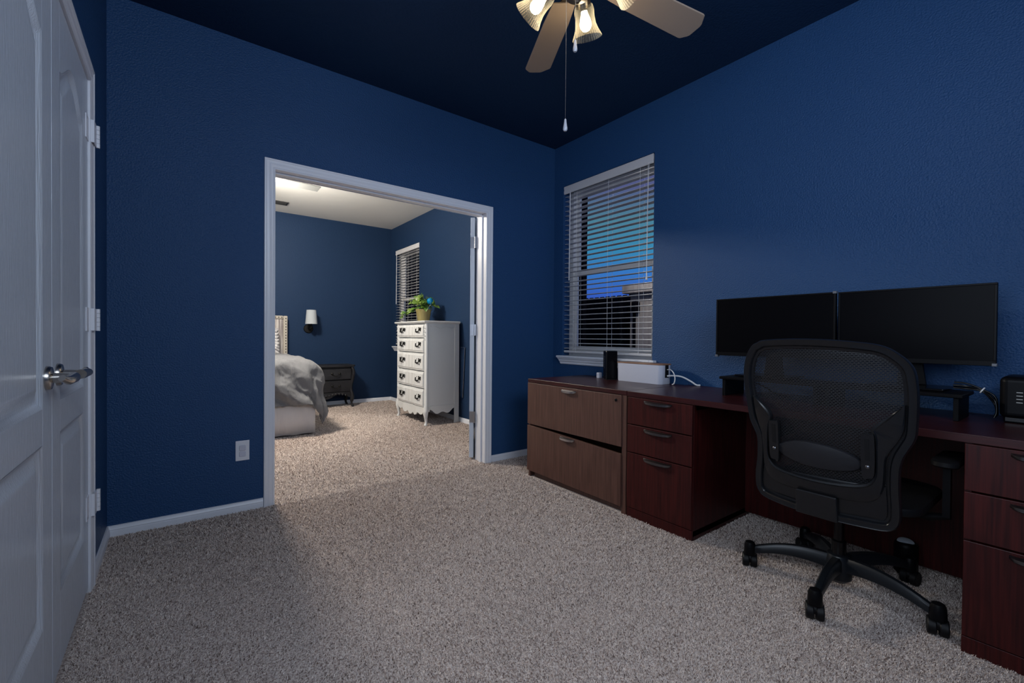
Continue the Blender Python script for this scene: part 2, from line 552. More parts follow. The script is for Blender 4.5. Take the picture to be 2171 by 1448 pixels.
# ---- pair of panelled doors in the left wall
def door_leaf(name, y0, y1, meet_high):
    """front face towards +x at WX+0.002; panels are moulded into the slab"""
    xf = WX + 0.002
    root = bpy.data.objects.new(name, None)
    COL.objects.link(root)
    root.location = (xf, y0, 0)
    struct(root)
    w = y1 - y0
    st = 0.108
    z0, z1 = 0.022, 2.030
    lo = (0.248, 0.737)
    hi = (0.834, 1.820)
    peak = 0.088
    NA = 20
    d = -0.010           # depth of the sunk field

    def arch(yy, zc, pk):
        s = (yy - w / 2) / (w / 2 - st)
        s = max(-1, min(1, s))
        return zc + pk * (0.5 + 0.5 * math.cos(PI * s)) ** 0.8
    mb = MB()
    mb.box(-0.035, -0.012, 0, w, z0, z1)                       # core
    for a, b in ((0, st), (w - st, w)):
        mb.box(-0.012, 0, a, b, z0, z1)
    mb.box(-0.012, 0, st, w - st, z0, lo[0])
    mb.box(-0.012, 0, st, w - st, lo[1], hi[0])
    ys = [st + (w - 2 * st) * k / NA for k in range(NA + 1)]
    mb.loft([[(-0.012, y, arch(y, hi[1], peak)), (-0.012, y, z1), (0, y, z1), (0, y, arch(y, hi[1], peak))] for y in ys])
    slab = mb.build('door_slab', DOORW, root, bevel=0.0015)

    def panel(za, zb, pk, nm):
        """moulded raised panel: cove, flat groove, sloped field edge"""
        rings = []
        for off, dep in ((0, 0.0), (0.006, -0.002), (0.014, -0.009), (0.020, -0.0105), (0.026, -0.0105), (0.050, -0.004), (0.052, -0.003), (0.060, -0.003)):
            a0, a1 = st + off, w - st - off
            ring = [(dep, a0, za + off), (dep, a1, za + off)]
            for k in range(NA + 1):
                yy = a1 + (a0 - a1) * k / NA
                sx = (yy - w / 2) / (w / 2 - st - off)
                ring.append((dep, yy, zb - off + (pk * (0.5 + 0.5 * math.cos(PI * max(-1, min(1, sx)))) ** 0.8 if pk else 0)))
            rings.append(ring)
        m2 = MB()
        m2.loft(rings, True, False)
        n = len(rings[-1])
        m2.f.append(tuple(len(m2.v) - n + i for i in range(n)))
        m2.build(nm, DOORW, root, smooth=30)
    panel(lo[0], lo[1], 0, 'door_panel')
    panel(hi[0], hi[1], peak, 'door_panel')

    # lever handle
    hy = w - 0.066 if meet_high else 0.066
    sgn = -1 if meet_high else 1
    hm = MB()
    hm.lathe([(0.033, 0), (0.033, 0.006), (0.030, 0.011), (0.022, 0.013), (0.014, 0.014), (0.0125, 0.045)], (0, hy, 0.912), (1, 0, 0), 28)
    h = hm.build('door_handle', NICKEL, root, smooth=35)
    lm = MB()
    pts = [(0.052, hy - sgn * 0.014, 0.912), (0.054, hy + sgn * 0.01, 0.912), (0.056, hy + sgn * 0.05, 0.912), (0.056, hy + sgn * 0.088, 0.911), (0.052, hy + sgn * 0.104, 0.914), (0.047, hy + sgn * 0.114, 0.919)]
    lm.tube(pts, [0.014, 0.0145, 0.013, 0.012, 0.009, 0.0085], 16)
    lm.build('lever', NICKEL, h, smooth=40)
    return root, w


dl, _ = door_leaf('door_1', -1.869, -1.2375, True)
dr, w_ = door_leaf('door_2', -1.2335, -0.603, False)
for zc in (1.838, 1.090, 0.348):
    hm = MB()
    hm.box(0.000, 0.003, w_ - 0.056, w_ + 0.002, zc - 0.046, zc + 0.046)
    hm.box(0.016, 0.019, w_ + 0.006, w_ + 0.064, zc - 0.044, zc + 0.044)
    hm.box(0.003, 0.019, w_ + 0.0025, w_ + 0.006, zc - 0.044, zc + 0.044)
    for k in range(5):
        hm.lathe([(0.0065, -0.0085), (0.0065, 0.0085)], (0.0225, w_ + 0.068, zc - 0.036 + k * 0.018), (0, 0, 1), 12)
    hm.build('door_hinge', TRIM, dr, smooth=40)
# jamb and dark closet behind
struct(MB().box(WX - 0.14, WX, LY0 - 0.02, LY0, 0, 2.056).box(WX - 0.14, WX, LY1, LY1 + 0.02, 0, 2.056).box(WX - 0.14, WX, LY0, LY1, 2.036, 2.056).build('trim_5', TRIM))

# ---- bedroom door leaf, swung open past square; its hinge edge faces us
root = bpy.data.objects.new('door_3', None)
COL.objects.link(root)
struct(root)
root.location = (-0.758, 0.150, 0)
root.rotation_euler = (0, 0, R(-41))
m_ = MB().box(-0.035, 0.0, 0, 0.745, 0.018, 2.030)
m_.build('door_slab', DOORW, root, bevel=0.002)
for sx in (-0.036, 0.001):
    for za, zb in ((0.25, 0.74), (0.83, 1.86)):
        mb = MB()
        for a, b, c, d_ in ((0.11, 0.635, za, za + 0.02), (0.11, 0.635, zb - 0.02, zb), (0.11, 0.13, za, zb), (0.615, 0.635, za, zb)):
            mb.box(sx - 0.004, sx + 0.004, a, b, c, d_)
        mb.build('door_panel', DOORW, root, bevel=0.003)
for zc in (1.82, 1.09, 0.36):
    hm = MB()
    hm.box(-0.034, -0.001, -0.0025, 0.0, zc - 0.047, zc + 0.047)
    hm.lathe([(0.0065, -0.047), (0.0065, 0.047)], (0.006, -0.006, zc), (0, 0, 1), 12)
    hm.box(0.006, 0.018, -0.0245, -0.022, zc - 0.047, zc + 0.047)
    hm.build('door_hinge', STEEL, root, smooth=40)


# ---- windows
def window(name, wy0, wy1, z0, z1, reverse=False):
    root = bpy.data.objects.new(name, None)
    COL.objects.link(root)
    struct(root)
    root.location = (0, (wy0 + wy1) / 2, z0)
    h = z1 - z0
    w = wy1 - wy0
    a = w / 2
    mb = MB()

    def ring(x0, x1, ya, yb, za, zb, t):
        mb.box(x0, x1, ya, ya + t, za, zb).box(x0, x1, yb - t, yb, za, zb).box(x0, x1, ya + t, yb - t, za, za + t).box(x0, x1, ya + t, yb - t, zb - t, zb)
    ring(0.085, 0.158, -a, a, 0.02, h, 0.045)
    mb.build('window_frame', VINYL, root, bevel=0.002)
    zm = 0.765
    mb = MB()
    ring(0.100, 0.122, -a + 0.045, a - 0.045, 0.065, zm, 0.038)
    mb.build('lower_sash', VINYL, root, bevel=0.002)
    mb = MB()
    ring(0.126, 0.148, -a + 0.045, a - 0.045, zm - 0.038, h - 0.045, 0.036)
    mb.build('upper_sash', VINYL, root, bevel=0.002)
    MB().box(0.110, 0.113, -a + 0.08, a - 0.08, 0.1, zm - 0.035).build('pane', PANE, root)
    MB().box(0.136, 0.139, -a + 0.08, a - 0.08, zm - 0.003, h - 0.08).build('pane', PANE, root)
    # stool and moulded apron
    prof = [(0.085, 0.0), (0.085, 0.020), (-0.038, 0.020), (-0.043, 0.016), (-0.043, 0.004), (-0.038, 0.0)]
    mb = MB().loft([[(x, y, z) for x, z in prof] for y in (-a, a)])
    mb.box(-0.041, -0.0005, -a - 0.036, -a, 0.001, 0.019).box(-0.041, -0.0005, a, a + 0.036, 0.001, 0.019)
    mb.build('window_sill', TRIM, root, bevel=0.003)
    ap = [(-0.0005, 0.0), (-0.034, 0.0), (-0.034, -0.006), (-0.026, -0.014), (-0.022, -0.028), (-0.015, -0.036), (-0.014, -0.050), (-0.008, -0.056), (-0.0005, -0.056)]
    MB().loft([[(x, y + (0.02 if y < 0 else -0.02) * (-z / 0.056), z) for x, z in ap] for y in (-a - 0.028, a + 0.028)]).build('window_apron', TRIM, root, smooth=25)
    return root


window('window_1', *WIN_A)
window('window_2', *WIN_B)
root = bpy.data.objects.new('added_window_side', None)  # invented window, frames the opening of the side fill light
COL.objects.link(root)
struct(root)
root.location = (WX - 0.1, 0, 0)
mb = MB()
mb.box(-0.03, 0.03, NY0, NY0 + 0.05, NZ0, NZ1).box(-0.03, 0.03, NY1 - 0.05, NY1, NZ0, NZ1).box(-0.03, 0.03, NY0, NY1, NZ0, NZ0 + 0.05).box(-0.03, 0.03, NY0, NY1, NZ1 - 0.05, NZ1)
mb.build('window_frame', VINYL, root)
root = bpy.data.objects.new('added_window_rear', None)  # invented as well: frame of the high opening the rear fill light uses
COL.objects.link(root)
struct(root)
root.location = (0, YN - 0.1, 0)
mb = MB()
mb.box(MX0, MX0 + 0.05, -0.03, 0.03, MZ0, MZ1).box(MX1 - 0.05, MX1, -0.03, 0.03, MZ0, MZ1).box(MX0, MX1, -0.03, 0.03, MZ0, MZ0 + 0.05).box(MX0, MX1, -0.03, 0.03, MZ1 - 0.05, MZ1)
mb.build('window_frame', VINYL, root)


def blind(name, label, wy0, wy1, z0, z1, nslat, wand_y, ladders, cord_y, group):
    """inside-mounted two inch blind, slats level"""
    root = thing(name, label, 'blind', (0.034, (wy0 + wy1) / 2, z0), 0, group)
    a = (wy1 - wy0) / 2 - 0.012
    h = z1 - z0
    MB().box(-0.024, 0.024, -a, a, h - 0.046, h - 0.006).build('headrail', BLINDW, root, bevel=0.002)
    vp = [(-0.030, h - 0.072), (-0.036, h - 0.068), (-0.038, h - 0.050), (-0.034, h - 0.036), (-0.038, h - 0.012), (-0.034, h - 0.004), (-0.030, h - 0.004)]
    MB().loft([[(x, y, z) for x, z in vp] for y in (-a - 0.004, a + 0.004)]).build('valance', BLINDW, root, smooth=40)
    top, bot = h - 0.092, 0.066
    sl = MB()
    for k in range(nslat):
        z = bot + (top - bot) * k / (nslat - 1)
        zz = z + 0.0015 * math.sin(k * 1.7)
        pr = [(-0.025, zz - 0.0012), (-0.012, zz + 0.0012), (0, zz + 0.0018), (0.012, zz + 0.0012), (0.025, zz - 0.0012), (0.025, zz - 0.0036), (0, zz - 0.0008), (-0.025, zz - 0.0036)]
        sl.loft([[(x, y, q) for x, q in pr] for y in (-a + 0.002, a - 0.002)])
    sl.build('slats', BLINDW, root)
    MB().box(-0.026, 0.026, -a, a, 0.026, 0.045).build('bottom_rail', BLINDW, root, bevel=0.004)
    for ly in ladders:
        lm = MB()
        for sx in (-0.0285, 0.0285):
            lm.tube([(sx, ly, 0.03), (sx, ly + 0.002, h * 0.5), (sx, ly, h - 0.05)], 0.0011, 6)
        for k in range(nslat):
            z = bot + (top - bot) * k / (nslat - 1) - 0.003
            lm.tube([(-0.0285, ly, z), (0.0285, ly, z)], 0.0007, 4)
        lm.build('ladder_cord', CORD, root)
    wd = MB().tube([(-0.046, wand_y, h - 0.082), (-0.048, wand_y + 0.004, h - 0.84)], 0.0042, 8)
    wd.tube([(-0.044, wand_y, h - 0.06), (-0.046, wand_y, h - 0.086)], 0.002, 6)
    wd.build('tilt_wand', CORD, root, smooth=40)
    if cord_y is not None:
        cd = MB().tube([(-0.043, cord_y, h - 0.06), (-0.044, cord_y + 0.004, h - 0.5), (-0.045, cord_y + 0.002, h - 0.86)], 0.0013, 6)
        cd.tube([(-0.043, cord_y - 0.008, h - 0.06), (-0.044, cord_y - 0.002, h - 0.4), (-0.045, cord_y + 0.001, h - 0.86)], 0.0013, 6)
        c_ = cd.build('lift_cord', CORD, root)
        MB().lathe([(0.002, 0.0), (0.005, -0.012), (0.0045, -0.03), (0.008, -0.052), (0.0075, -0.058), (0.002, -0.06)], (-0.045, cord_y + 0.0015, h - 0.855), (0, 0, 1), 10).build('tassel', CORD, c_, smooth=40)
    return root


blind('window_blind', 'white slatted blind half open in the window above the filing cabinet', WIN_A[0], WIN_A[1], WIN_A[2] + 0.02, WIN_A[3], 33, 0.375, (0.31, -0.04, -0.345), -0.425, None)
blind('window_blind', 'white slatted blind in the bedroom window behind the potted plant', WIN_B[0], WIN_B[1], WIN_B[2] + 0.02, WIN_B[3], 33, 0.36, (0.27, -0.04, -0.34), None, None)

# ---- outside, seen through the blinds
struct(MB().box(0.17, 12, -4, 14, -0.4, -0.2).build('ground_yard', DARKOUT))
mb = MB()
for k in range(60):
    y = 1.5 + k * 0.142
    pts = [(y, -0.2), (y + 0.138, -0.2), (y + 0.138, 1.80), (y + 0.112, 1.845), (y + 0.026, 1.845), (y, 1.80)]
    mb.prism(pts, 4.0, 4.02, lambda a, b, z: (z, a, b))
struct(MB().box(2.42, 2.5, 1.97, 12, -0.3, 5).build('wall_outside', DARKOUT))
tag(mb.build('picket_fence', FENCE), 'dark board fence outside the window above the filing cabinet', 'fence')
hs = thing('neighbouring_house', 'beige sided corner of the house outside, beyond the blind', 'house', (3.0, 0.3, -0.2))
MB().box(0, 0.9, -3.0, 1.20, 0, 1.93).build('siding', STUCCO, hs)
MB().box(-0.14, 0.95, -3.0, 1.26, 1.93, 2.05).build('eave', STUCCO, hs, bevel=0.01)
MB().box(-0.05, -0.01, 1.08, 1.12, 0, 1.72).build('downspout', DARKOUT, hs, bevel=0.01)
MB().box(-0.12, -0.01, 1.00, 1.10, 1.62, 1.80).build('wall_lantern', DARKOUT, hs, bevel=0.02)
l = bpy.data.lights.new('siding_fill_light', 'POINT')  # added lamp without a fixture, brightens the neighbouring siding
l.energy = 34
l.color = (1.0, 0.93, 0.86)
l.shadow_soft_size = 0.15
lo = bpy.data.objects.new('siding_fill_light', l)
COL.objects.link(lo)
lo.parent = hs
lo.location = (-0.75, 0.25, 2.45)


# ================================================================== CARPET PILE
def carpet():
    # tufts stand only where the photograph can see the floor; denser near the camera
    def scatter(x0, x1, y0, y1, dens):
        n = int((x1 - x0) * (y1 - y0) * dens)
        return np.c_[rng.uniform(x0, x1, n), rng.uniform(y0, y1, n)]
    P = np.vstack([scatter(-3.02, 0.0, -2.9, -1.6, 100000), scatter(-3.02, 0.0, -1.6, -0.01, 70000), scatter(-2.27, -0.74, -0.01, 0.14, 30000), scatter(-2.9, -0.01, 0.14, 2.1, 38000), scatter(-1.7, -0.01, 2.1, 3.86, 30000)])
    d = P - np.array([CAM.x, CAM.y])
    f = d @ np.array([math.sin(YAW), math.cos(YAW)])
    s = d @ np.array([math.cos(YAW), -math.sin(YAW)])
    keep = (f > 0.5) & (np.abs(s) < f * 1.22 + 0.35)
    for (a, b, c, e) in ((-0.66, 0, -1.36, -0.44), (-0.65, 0, -1.78, -1.36), (-0.65, 0, -4, -2.745), (-3.5, -1.6, 1.95, 4)):
        keep &= ~((P[:, 0] > a) & (P[:, 0] < b) & (P[:, 1] > c) & (P[:, 1] < e))
    P = P[keep]
    f = f[keep]
    n = len(P)
    grow = np.clip(f / 2.0, 0.8, 1.45)
    # patches where the pile leans one way (foot and vacuum marks)
    lean = 1.6 * np.sin(P[:, 0] * 3.1 + 1.3 * np.sin(P[:, 1] * 2.2)) + 1.2 * np.cos(P[:, 1] * 2.7 + 0.8 * P[:, 0])
    az = lean + rng.normal(0, 1.5, n)
    tilt = np.abs(rng.normal(1.0, 0.35, n))
    L = rng.uniform(0.006, 0.0105, n) * np.sqrt(grow)
    wd = rng.uniform(0.0017, 0.0029, n) * grow
    rot = rng.uniform(0, 2 * PI, n)
    dirx, diry = np.cos(az) * np.sin(tilt), np.sin(az) * np.sin(tilt)
    dz = np.clip(np.cos(tilt), 0.25, 1)
    px, py = np.cos(rot) * wd / 2, np.sin(rot) * wd / 2
    V = np.empty((n, 4, 3))
    V[:, 0] = np.c_[P[:, 0] - px, P[:, 1] - py, np.full(n, -0.002)]
    V[:, 1] = np.c_[P[:, 0] + px, P[:, 1] + py, np.full(n, -0.002)]
    V[:, 2] = np.c_[P[:, 0] + dirx * L + px * 0.8, P[:, 1] + diry * L + py * 0.8, dz * L]
    V[:, 3] = np.c_[P[:, 0] + dirx * L - px * 0.8, P[:, 1] + diry * L - py * 0.8, dz * L]
    me = bpy.data.meshes.new('carpet_pile')
    me.vertices.add(n * 4)
    me.vertices.foreach_set('co', V.astype(np.float32).ravel())
    me.loops.add(n * 4)
    me.loops.foreach_set('vertex_index', np.arange(n * 4, dtype=np.int32))
    me.polygons.add(n)
    me.polygons.foreach_set('loop_start', np.arange(0, n * 4, 4, dtype=np.int32))
    me.update(calc_edges=True)
    me.materials.append(TUFT)
    o = bpy.data.objects.new('carpet_pile', me)
    COL.objects.link(o)
    tag(o, 'speckled beige cut pile carpet covering both rooms', 'carpet', kind='stuff')


carpet()


# ================================================================== OFFICE FURNITURE
def bow_pull(parent, y, z, w, material, x=-0.0):
    """curved bar pull on a drawer face that looks towards -x"""
    mb = MB()
    rings = []
    N = 14
    for k in range(N + 1):
        t = k / N
        yy = y + w * (t - 0.5)
        b = math.sin(PI * t) ** 0.35 if 0 < t < 1 else 0.0
        d = 0.004 + 0.022 * b
        hh = 0.002 + 0.010 * b
        rings.append([(x - d * 0.2, yy, z + 0.004), (x - d, yy, z - 0.001), (x - d, yy, z - hh - 0.002), (x - d * 0.75, yy, z - hh - 0.005), (x - d * 0.55, yy, z - 0.004), (x, yy, z - 0.003)])
    mb.loft(rings)
    return mb.build('handle', material, parent, smooth=50)


DXF = -0.655          # front plane of the desk run
ZT = 0.726            # top of the desk
# ---- lateral filing cabinet
FC0, FC1 = -1.358, -0.447
fc = thing('filing_cabinet', 'brown wooden two-drawer lateral filing cabinet under the window', 'cabinet', (DXF, (FC0 + FC1) / 2, 0))
hw = (FC1 - FC0) / 2
MB().box(0.0, 0.600, -hw, hw, ZT - 0.027, ZT).build('top', WALNUT if False else MAHOGT, fc, bevel=0.002)
cb = MB().box(0.012, 0.595, hw - 0.020, hw - 0.002, 0.0, ZT - 0.027).box(0.004, 0.595, -hw + 0.002, -hw + 0.034, 0.0, ZT - 0.027)
cb.box(0.57, 0.595, -hw + 0.03, hw - 0.02, 0.03, ZT - 0.03).box(0.03, 0.59, -hw + 0.03, hw - 0.02, 0.03, 0.06)
cb.build('carcass', WALNUT, fc, bevel=0.001)
MB().box(0.035, 0.050, -hw + 0.034, hw - 0.045, 0.0, 0.062).build('toe_kick', WALNUT, fc)
d1 = MB().box(-0.002, 0.017, -hw + 0.036, hw - 0.001, 0.392, ZT - 0.030).build('drawer', WALNUT, fc, bevel=0.0015)
bow_pull(d1, 0.02, ZT - 0.048, 0.135, STEEL, -0.002)
lk = MB().lathe([(0.009, 0), (0.009, 0.004), (0.006, 0.006)], (-0.002, -hw + 0.075, ZT - 0.062), (-1, 0, 0), 16).build('lock', BLACKG, d1, smooth=40)
# the lower drawer has sagged to one side, leaving a wedge of gap
d2m = MB()
yl, yr = hw - 0.001, -hw + 0.036
d2m.loft([[(-0.004, yl, 0.047), (-0.004, yr, 0.040), (-0.004, yr, 0.350), (-0.004, yl, 0.383)], [(0.015, yl, 0.047), (0.015, yr, 0.040), (0.015, yr, 0.350), (0.015, yl, 0.383)]])
d2 = d2m.build('drawer', WALNUT, fc, bevel=0.0015)
bow_pull(d2, 0.03, 0.357, 0.135, STEEL, -0.004)

# ---- desk with two pedestals
DY1, DY0 = -1.361, -3.19
dk = thing('desk', 'long dark mahogany desk with two drawer pedestals and an open kneehole', 'desk', (DXF, 0, 0))
MB().box(0.0, 0.640, DY0, DY1, ZT - 0.029, ZT).build('desktop', MAHOGT, dk, bevel=0.002)
MB().box(0.560, 0.578, DY0 + 0.43, DY1 - 0.41, 0.03, ZT - 0.03).build('modesty_panel', MAHOG, dk)


def pedestal(y0, y1, pull_y):
    c = MB().box(0.012, 0.600, y0, y0 + 0.018, 0, ZT - 0.029).box(0.012, 0.600, y1 - 0.018, y1, 0, ZT - 0.029)
    c.box(0.012, 0.60, y0, y1, 0.02, 0.05).box(0.58, 0.60, y0, y1, 0.02, ZT - 0.03).box(0.03, 0.60, y0, y1, ZT - 0.06, ZT - 0.0295)
    c.box(0.0, 0.016, y0 + 0.001, y1 - 0.001, 0.0, 0.054)
    c.build('pedestal', MAHOG, dk, bevel=0.001)
    for za, zb in ((0.541, ZT - 0.032), (0.380, 0.535), (0.058, 0.374)):
        d = MB().box(-0.003, 0.016, y0 + 0.002, y1 - 0.002, za, zb).build('drawer', MAHOG, dk, bevel=0.0018)
        bow_pull(d, pull_y, zb - 0.014, 0.175, GUN, -0.003)


pedestal(-1.776, -1.366, -1.571)
pedestal(-3.170, -2.748, -2.94)

# ---- router, cable box, little plug
rt_ = thing('router', 'tall black router with a column of small lights beside the white box', 'router', (-0.215, -0.787, ZT), math.atan2(-0.42, 0.91))
MB().box(0, 0.09, -0.058, 0.0, 0.006, 0.212).build('case', BLACKG, rt_, bevel=0.006)
MB().box(0.008, 0.082, -0.050, -0.008, 0.0, 0.007).build('foot', BLACKM, rt_)
for k in range(8):
    MB().box(-0.0008, 0.002, -0.031, -0.027, 0.085 + k * 0.012, 0.089 + k * 0.012).build('status_light', TABM, rt_)

bx = thing('cable_box', 'white plastic cable organiser box with a light wood lid on the desk run', 'box', (-0.130, -1.080, ZT))


def rrect(hx, hy, r_, n=6):
    out = []
    for cx, cy, a0 in ((hx - r_, hy - r_, 0), (-hx + r_, hy - r_, 90), (-hx + r_, -hy + r_, 180), (hx - r_, -hy + r_, 270)):
        for k in range(n + 1):
            a = R(a0 + 90 * k / n)
            out.append((cx + r_ * math.cos(a), cy + r_ * math.sin(a)))
    return out


MB().loft([[(x * s, y * s, z) for x, y in rrect(0.062, 0.190, 0.030)] for s, z in ((0.97, 0.0), (0.985, 0.004), (1.0, 0.128))]).build('body', PLASTW, bx, smooth=40)
MB().prism(rrect(0.065, 0.194, 0.03), 0.128, 0.136).build('lid', OAKLID, bx, bevel=0.002)
MB().box(-0.018, 0.018, -0.1915, -0.1875, 0.045, 0.128).build('cable_slot', IRONB, bx)
cb_ = MB()
cb_.tube(crom([(-0.13, -1.274, ZT + 0.098), (-0.140, -1.305, ZT + 0.100), (-0.150, -1.335, ZT + 0.080), (-0.150, -1.345, ZT + 0.045), (-0.146, -1.335, ZT + 0.012), (-0.142, -1.32, ZT + 0.005)], 6, False), 0.0035, 8)
tag(cb_.build('white_cable', CORD, smooth=60), 'thin white cord curling out of the cable box towards the desk', 'cord')
cb_ = MB()
cb_.tube(crom([(-0.13, -1.274, ZT + 0.056), (-0.118, -1.31, ZT + 0.060), (-0.098, -1.36, ZT + 0.056), (-0.075, -1.41, ZT + 0.030), (-0.06, -1.44, ZT + 0.008), (-0.045, -1.46, ZT + 0.006)], 6, False), 0.0055, 10)
tag(cb_.build('white_cable', CORD, smooth=60), 'thick white cord arching from the cable box down behind the desk', 'cord')
tag(MB().box(-0.185, -0.150, -0.722, -0.695, ZT, ZT + 0.042).build('power_adapter', PLASTW, bevel=0.004), 'small white plug block behind the black router', 'adapter')


# ---- monitors
def monitor(label, y0, y1, z0, z1, x, rz, tabs):
    yc = (y0 + y1) / 2
    root = thing('monitor', label, 'monitor', (x, yc, z0), rz)
    w, h = (y1 - y0) / 2, z1 - z0
    b = 0.008
    fr = MB()
    fr.box(-0.006, 0.014, -w, w, 0, 0.020).box(-0.006, 0.014, -w, w, h - b, h).box(-0.006, 0.014, -w, -w + b, 0.02, h - b).box(-0.006, 0.014, w - b, w, 0.02, h - b)
    fr.box(0.002, 0.016, -w, w, 0, h).box(0.014, 0.045, -w * 0.55, w * 0.55, h * 0.2, h * 0.8)
    fr.build('bezel', BLACK, root, bevel=0.0015)
    MB().box(-0.003, 0.003, -w + b, w - b, 0.02, h - b).build('screen', SCREEN, root)
    st = MB().loft([[(0.045 + d, -hw_, z), (0.062 + d, -hw_, z), (0.062 + d, hw_, z), (0.045 + d, hw_, z)] for z, hw_, d in ((0.16, 0.035, 0.0), (0.02, 0.035, 0.0), (-0.095, 0.05, 0.0))])
    st.build('stand', BLACK, root, bevel=0.003)
    MB().box(-0.12, 0.10, -0.13, 0.13, -0.1045, -0.0955).build('stand_base', BLACKG, root, bevel=0.003)
    for ty, tz in tabs:
        MB().box(-0.009, 0.017, ty * w - 0.012 if ty > 0 else ty * w - 0.003, ty * w + 0.003 if ty > 0 else ty * w + 0.012, tz * h - 0.008, tz * h + 0.004).build('corner_protector', TABM, root, bevel=0.002)
    return root


monitor('black widescreen monitor, left of the pair, nearer the window', -2.244, -1.650, 0.937, 1.264, -0.205, R(0), ((1, 0.0), (-1, 1.0)))
monitor('black monitor, right of the pair, above the black device at the desk end', -2.772, -2.252, 0.936, 1.262, -0.198, R(0), ((-1, 0.02),))


def riser(label, y0, y1):
    yc = (y0 + y1) / 2
    root = thing('monitor_riser', label, 'riser', (-0.255, yc, ZT))
    w = (y1 - y0) / 2
    MB().box(-0.125, 0.115, -w, w, 0.089, 0.104).build('shelf', BLACK, root, bevel=0.003)
    for s in (-1, 1):
        MB().box(-0.112, 0.10, s * (w - 0.020) - 0.008, s * (w - 0.020) + 0.008, 0.0, 0.089).build('leg', BLACK, root, bevel=0.002)


riser('black monitor riser standing under the left monitor', -2.235, -1.762)
riser('black monitor riser standing under the right monitor', -2.706, -2.245)

# ---- black device with four dashes, cable bundle, canister
nas = thing('network_drive', 'black rounded device with four small light dashes at the desk end', 'device', (-0.170, -2.885, ZT))
MB().box(-0.075, 0.11, -0.1, 0.100, 0.016, 0.176).build('case', BLACK, nas, bevel=0.022, seg=5)
MB().box(-0.065, 0.10, -0.09, 0.09, 0.0, 0.03).build('base', BLACKG, nas, bevel=0.006)
for k in range(4):
    MB().box(-0.0765, -0.0735, 0.040, 0.056, 0.078 + k * 0.0125, 0.0805 + k * 0.0125).build('light_dash', LED, nas)
MB().box(-0.0775, -0.0735, -0.055, -0.005, 0.018, 0.034).build('sticker', TABM, nas)

cbn = thing('cable_bundle', 'coil of black cables held by a white tie beside the right monitor', 'cables', (-0.19, -2.74, ZT))
bm_ = MB()
for k in range(7):
    o_ = (random.uniform(-0.012, 0.012), random.uniform(-0.012, 0.012))
    pts = [(0.0 + o_[0] * 2.2, 0.085, 0.128 + o_[1] * 1.2), (0.0 + o_[0] * 1.5, 0.050, 0.126 + o_[1] * 1.2), (0, 0.005, 0.112 + o_[1] * 0.5), (0 + o_[0] * 1.5, -0.03, 0.078 + o_[1] * 1.5), (o_[0] * 2, -0.036, 0.035 + o_[1]), (o_[0] * 2.4, -0.030, 0.010 + abs(o_[1]) * 0.4)]
    bm_.tube(crom(pts, 5, False), 0.0034, 8)
bm_.build('cables', BLACKG, cbn, smooth=60)
MB().lathe([(0.013, -0.002), (0.013, 0.002)], (0, 0.005, 0.112), (0, 0.85, 0.5), 14).build('tie', CORD, cbn)
bk = MB().tube(crom([(-0.20, -1.80, ZT + 0.075), (-0.19, -1.85, ZT + 0.070), (-0.17, -1.91, ZT + 0.045), (-0.15, -1.96, ZT + 0.012), (-0.12, -2.02, ZT + 0.006)], 6, False), 0.0035, 8)
tag(bk.build('monitor_cable', BLACKG, smooth=60), 'thin black cable sagging under the left monitor riser', 'cable')

cn = thing('canister', 'round black canister under the desk with a pale oval disc on top', 'canister', (-0.150, -2.505, 0.0))
MB().lathe([(0.038, 0.0), (0.042, 0.008), (0.042, 0.118), (0.040, 0.132), (0.034, 0.138)], (0, 0, 0), (0, 0, 1), 28).build('body', BLACK, cn, smooth=40)
MB().lathe([(0.030, 0), (0.030, 0.003), (0.025, 0.006)], (-0.008, 0.0, 0.136), (-0.35, -0.12, 1), 24).build('disc', SILVER, cn, smooth=40)


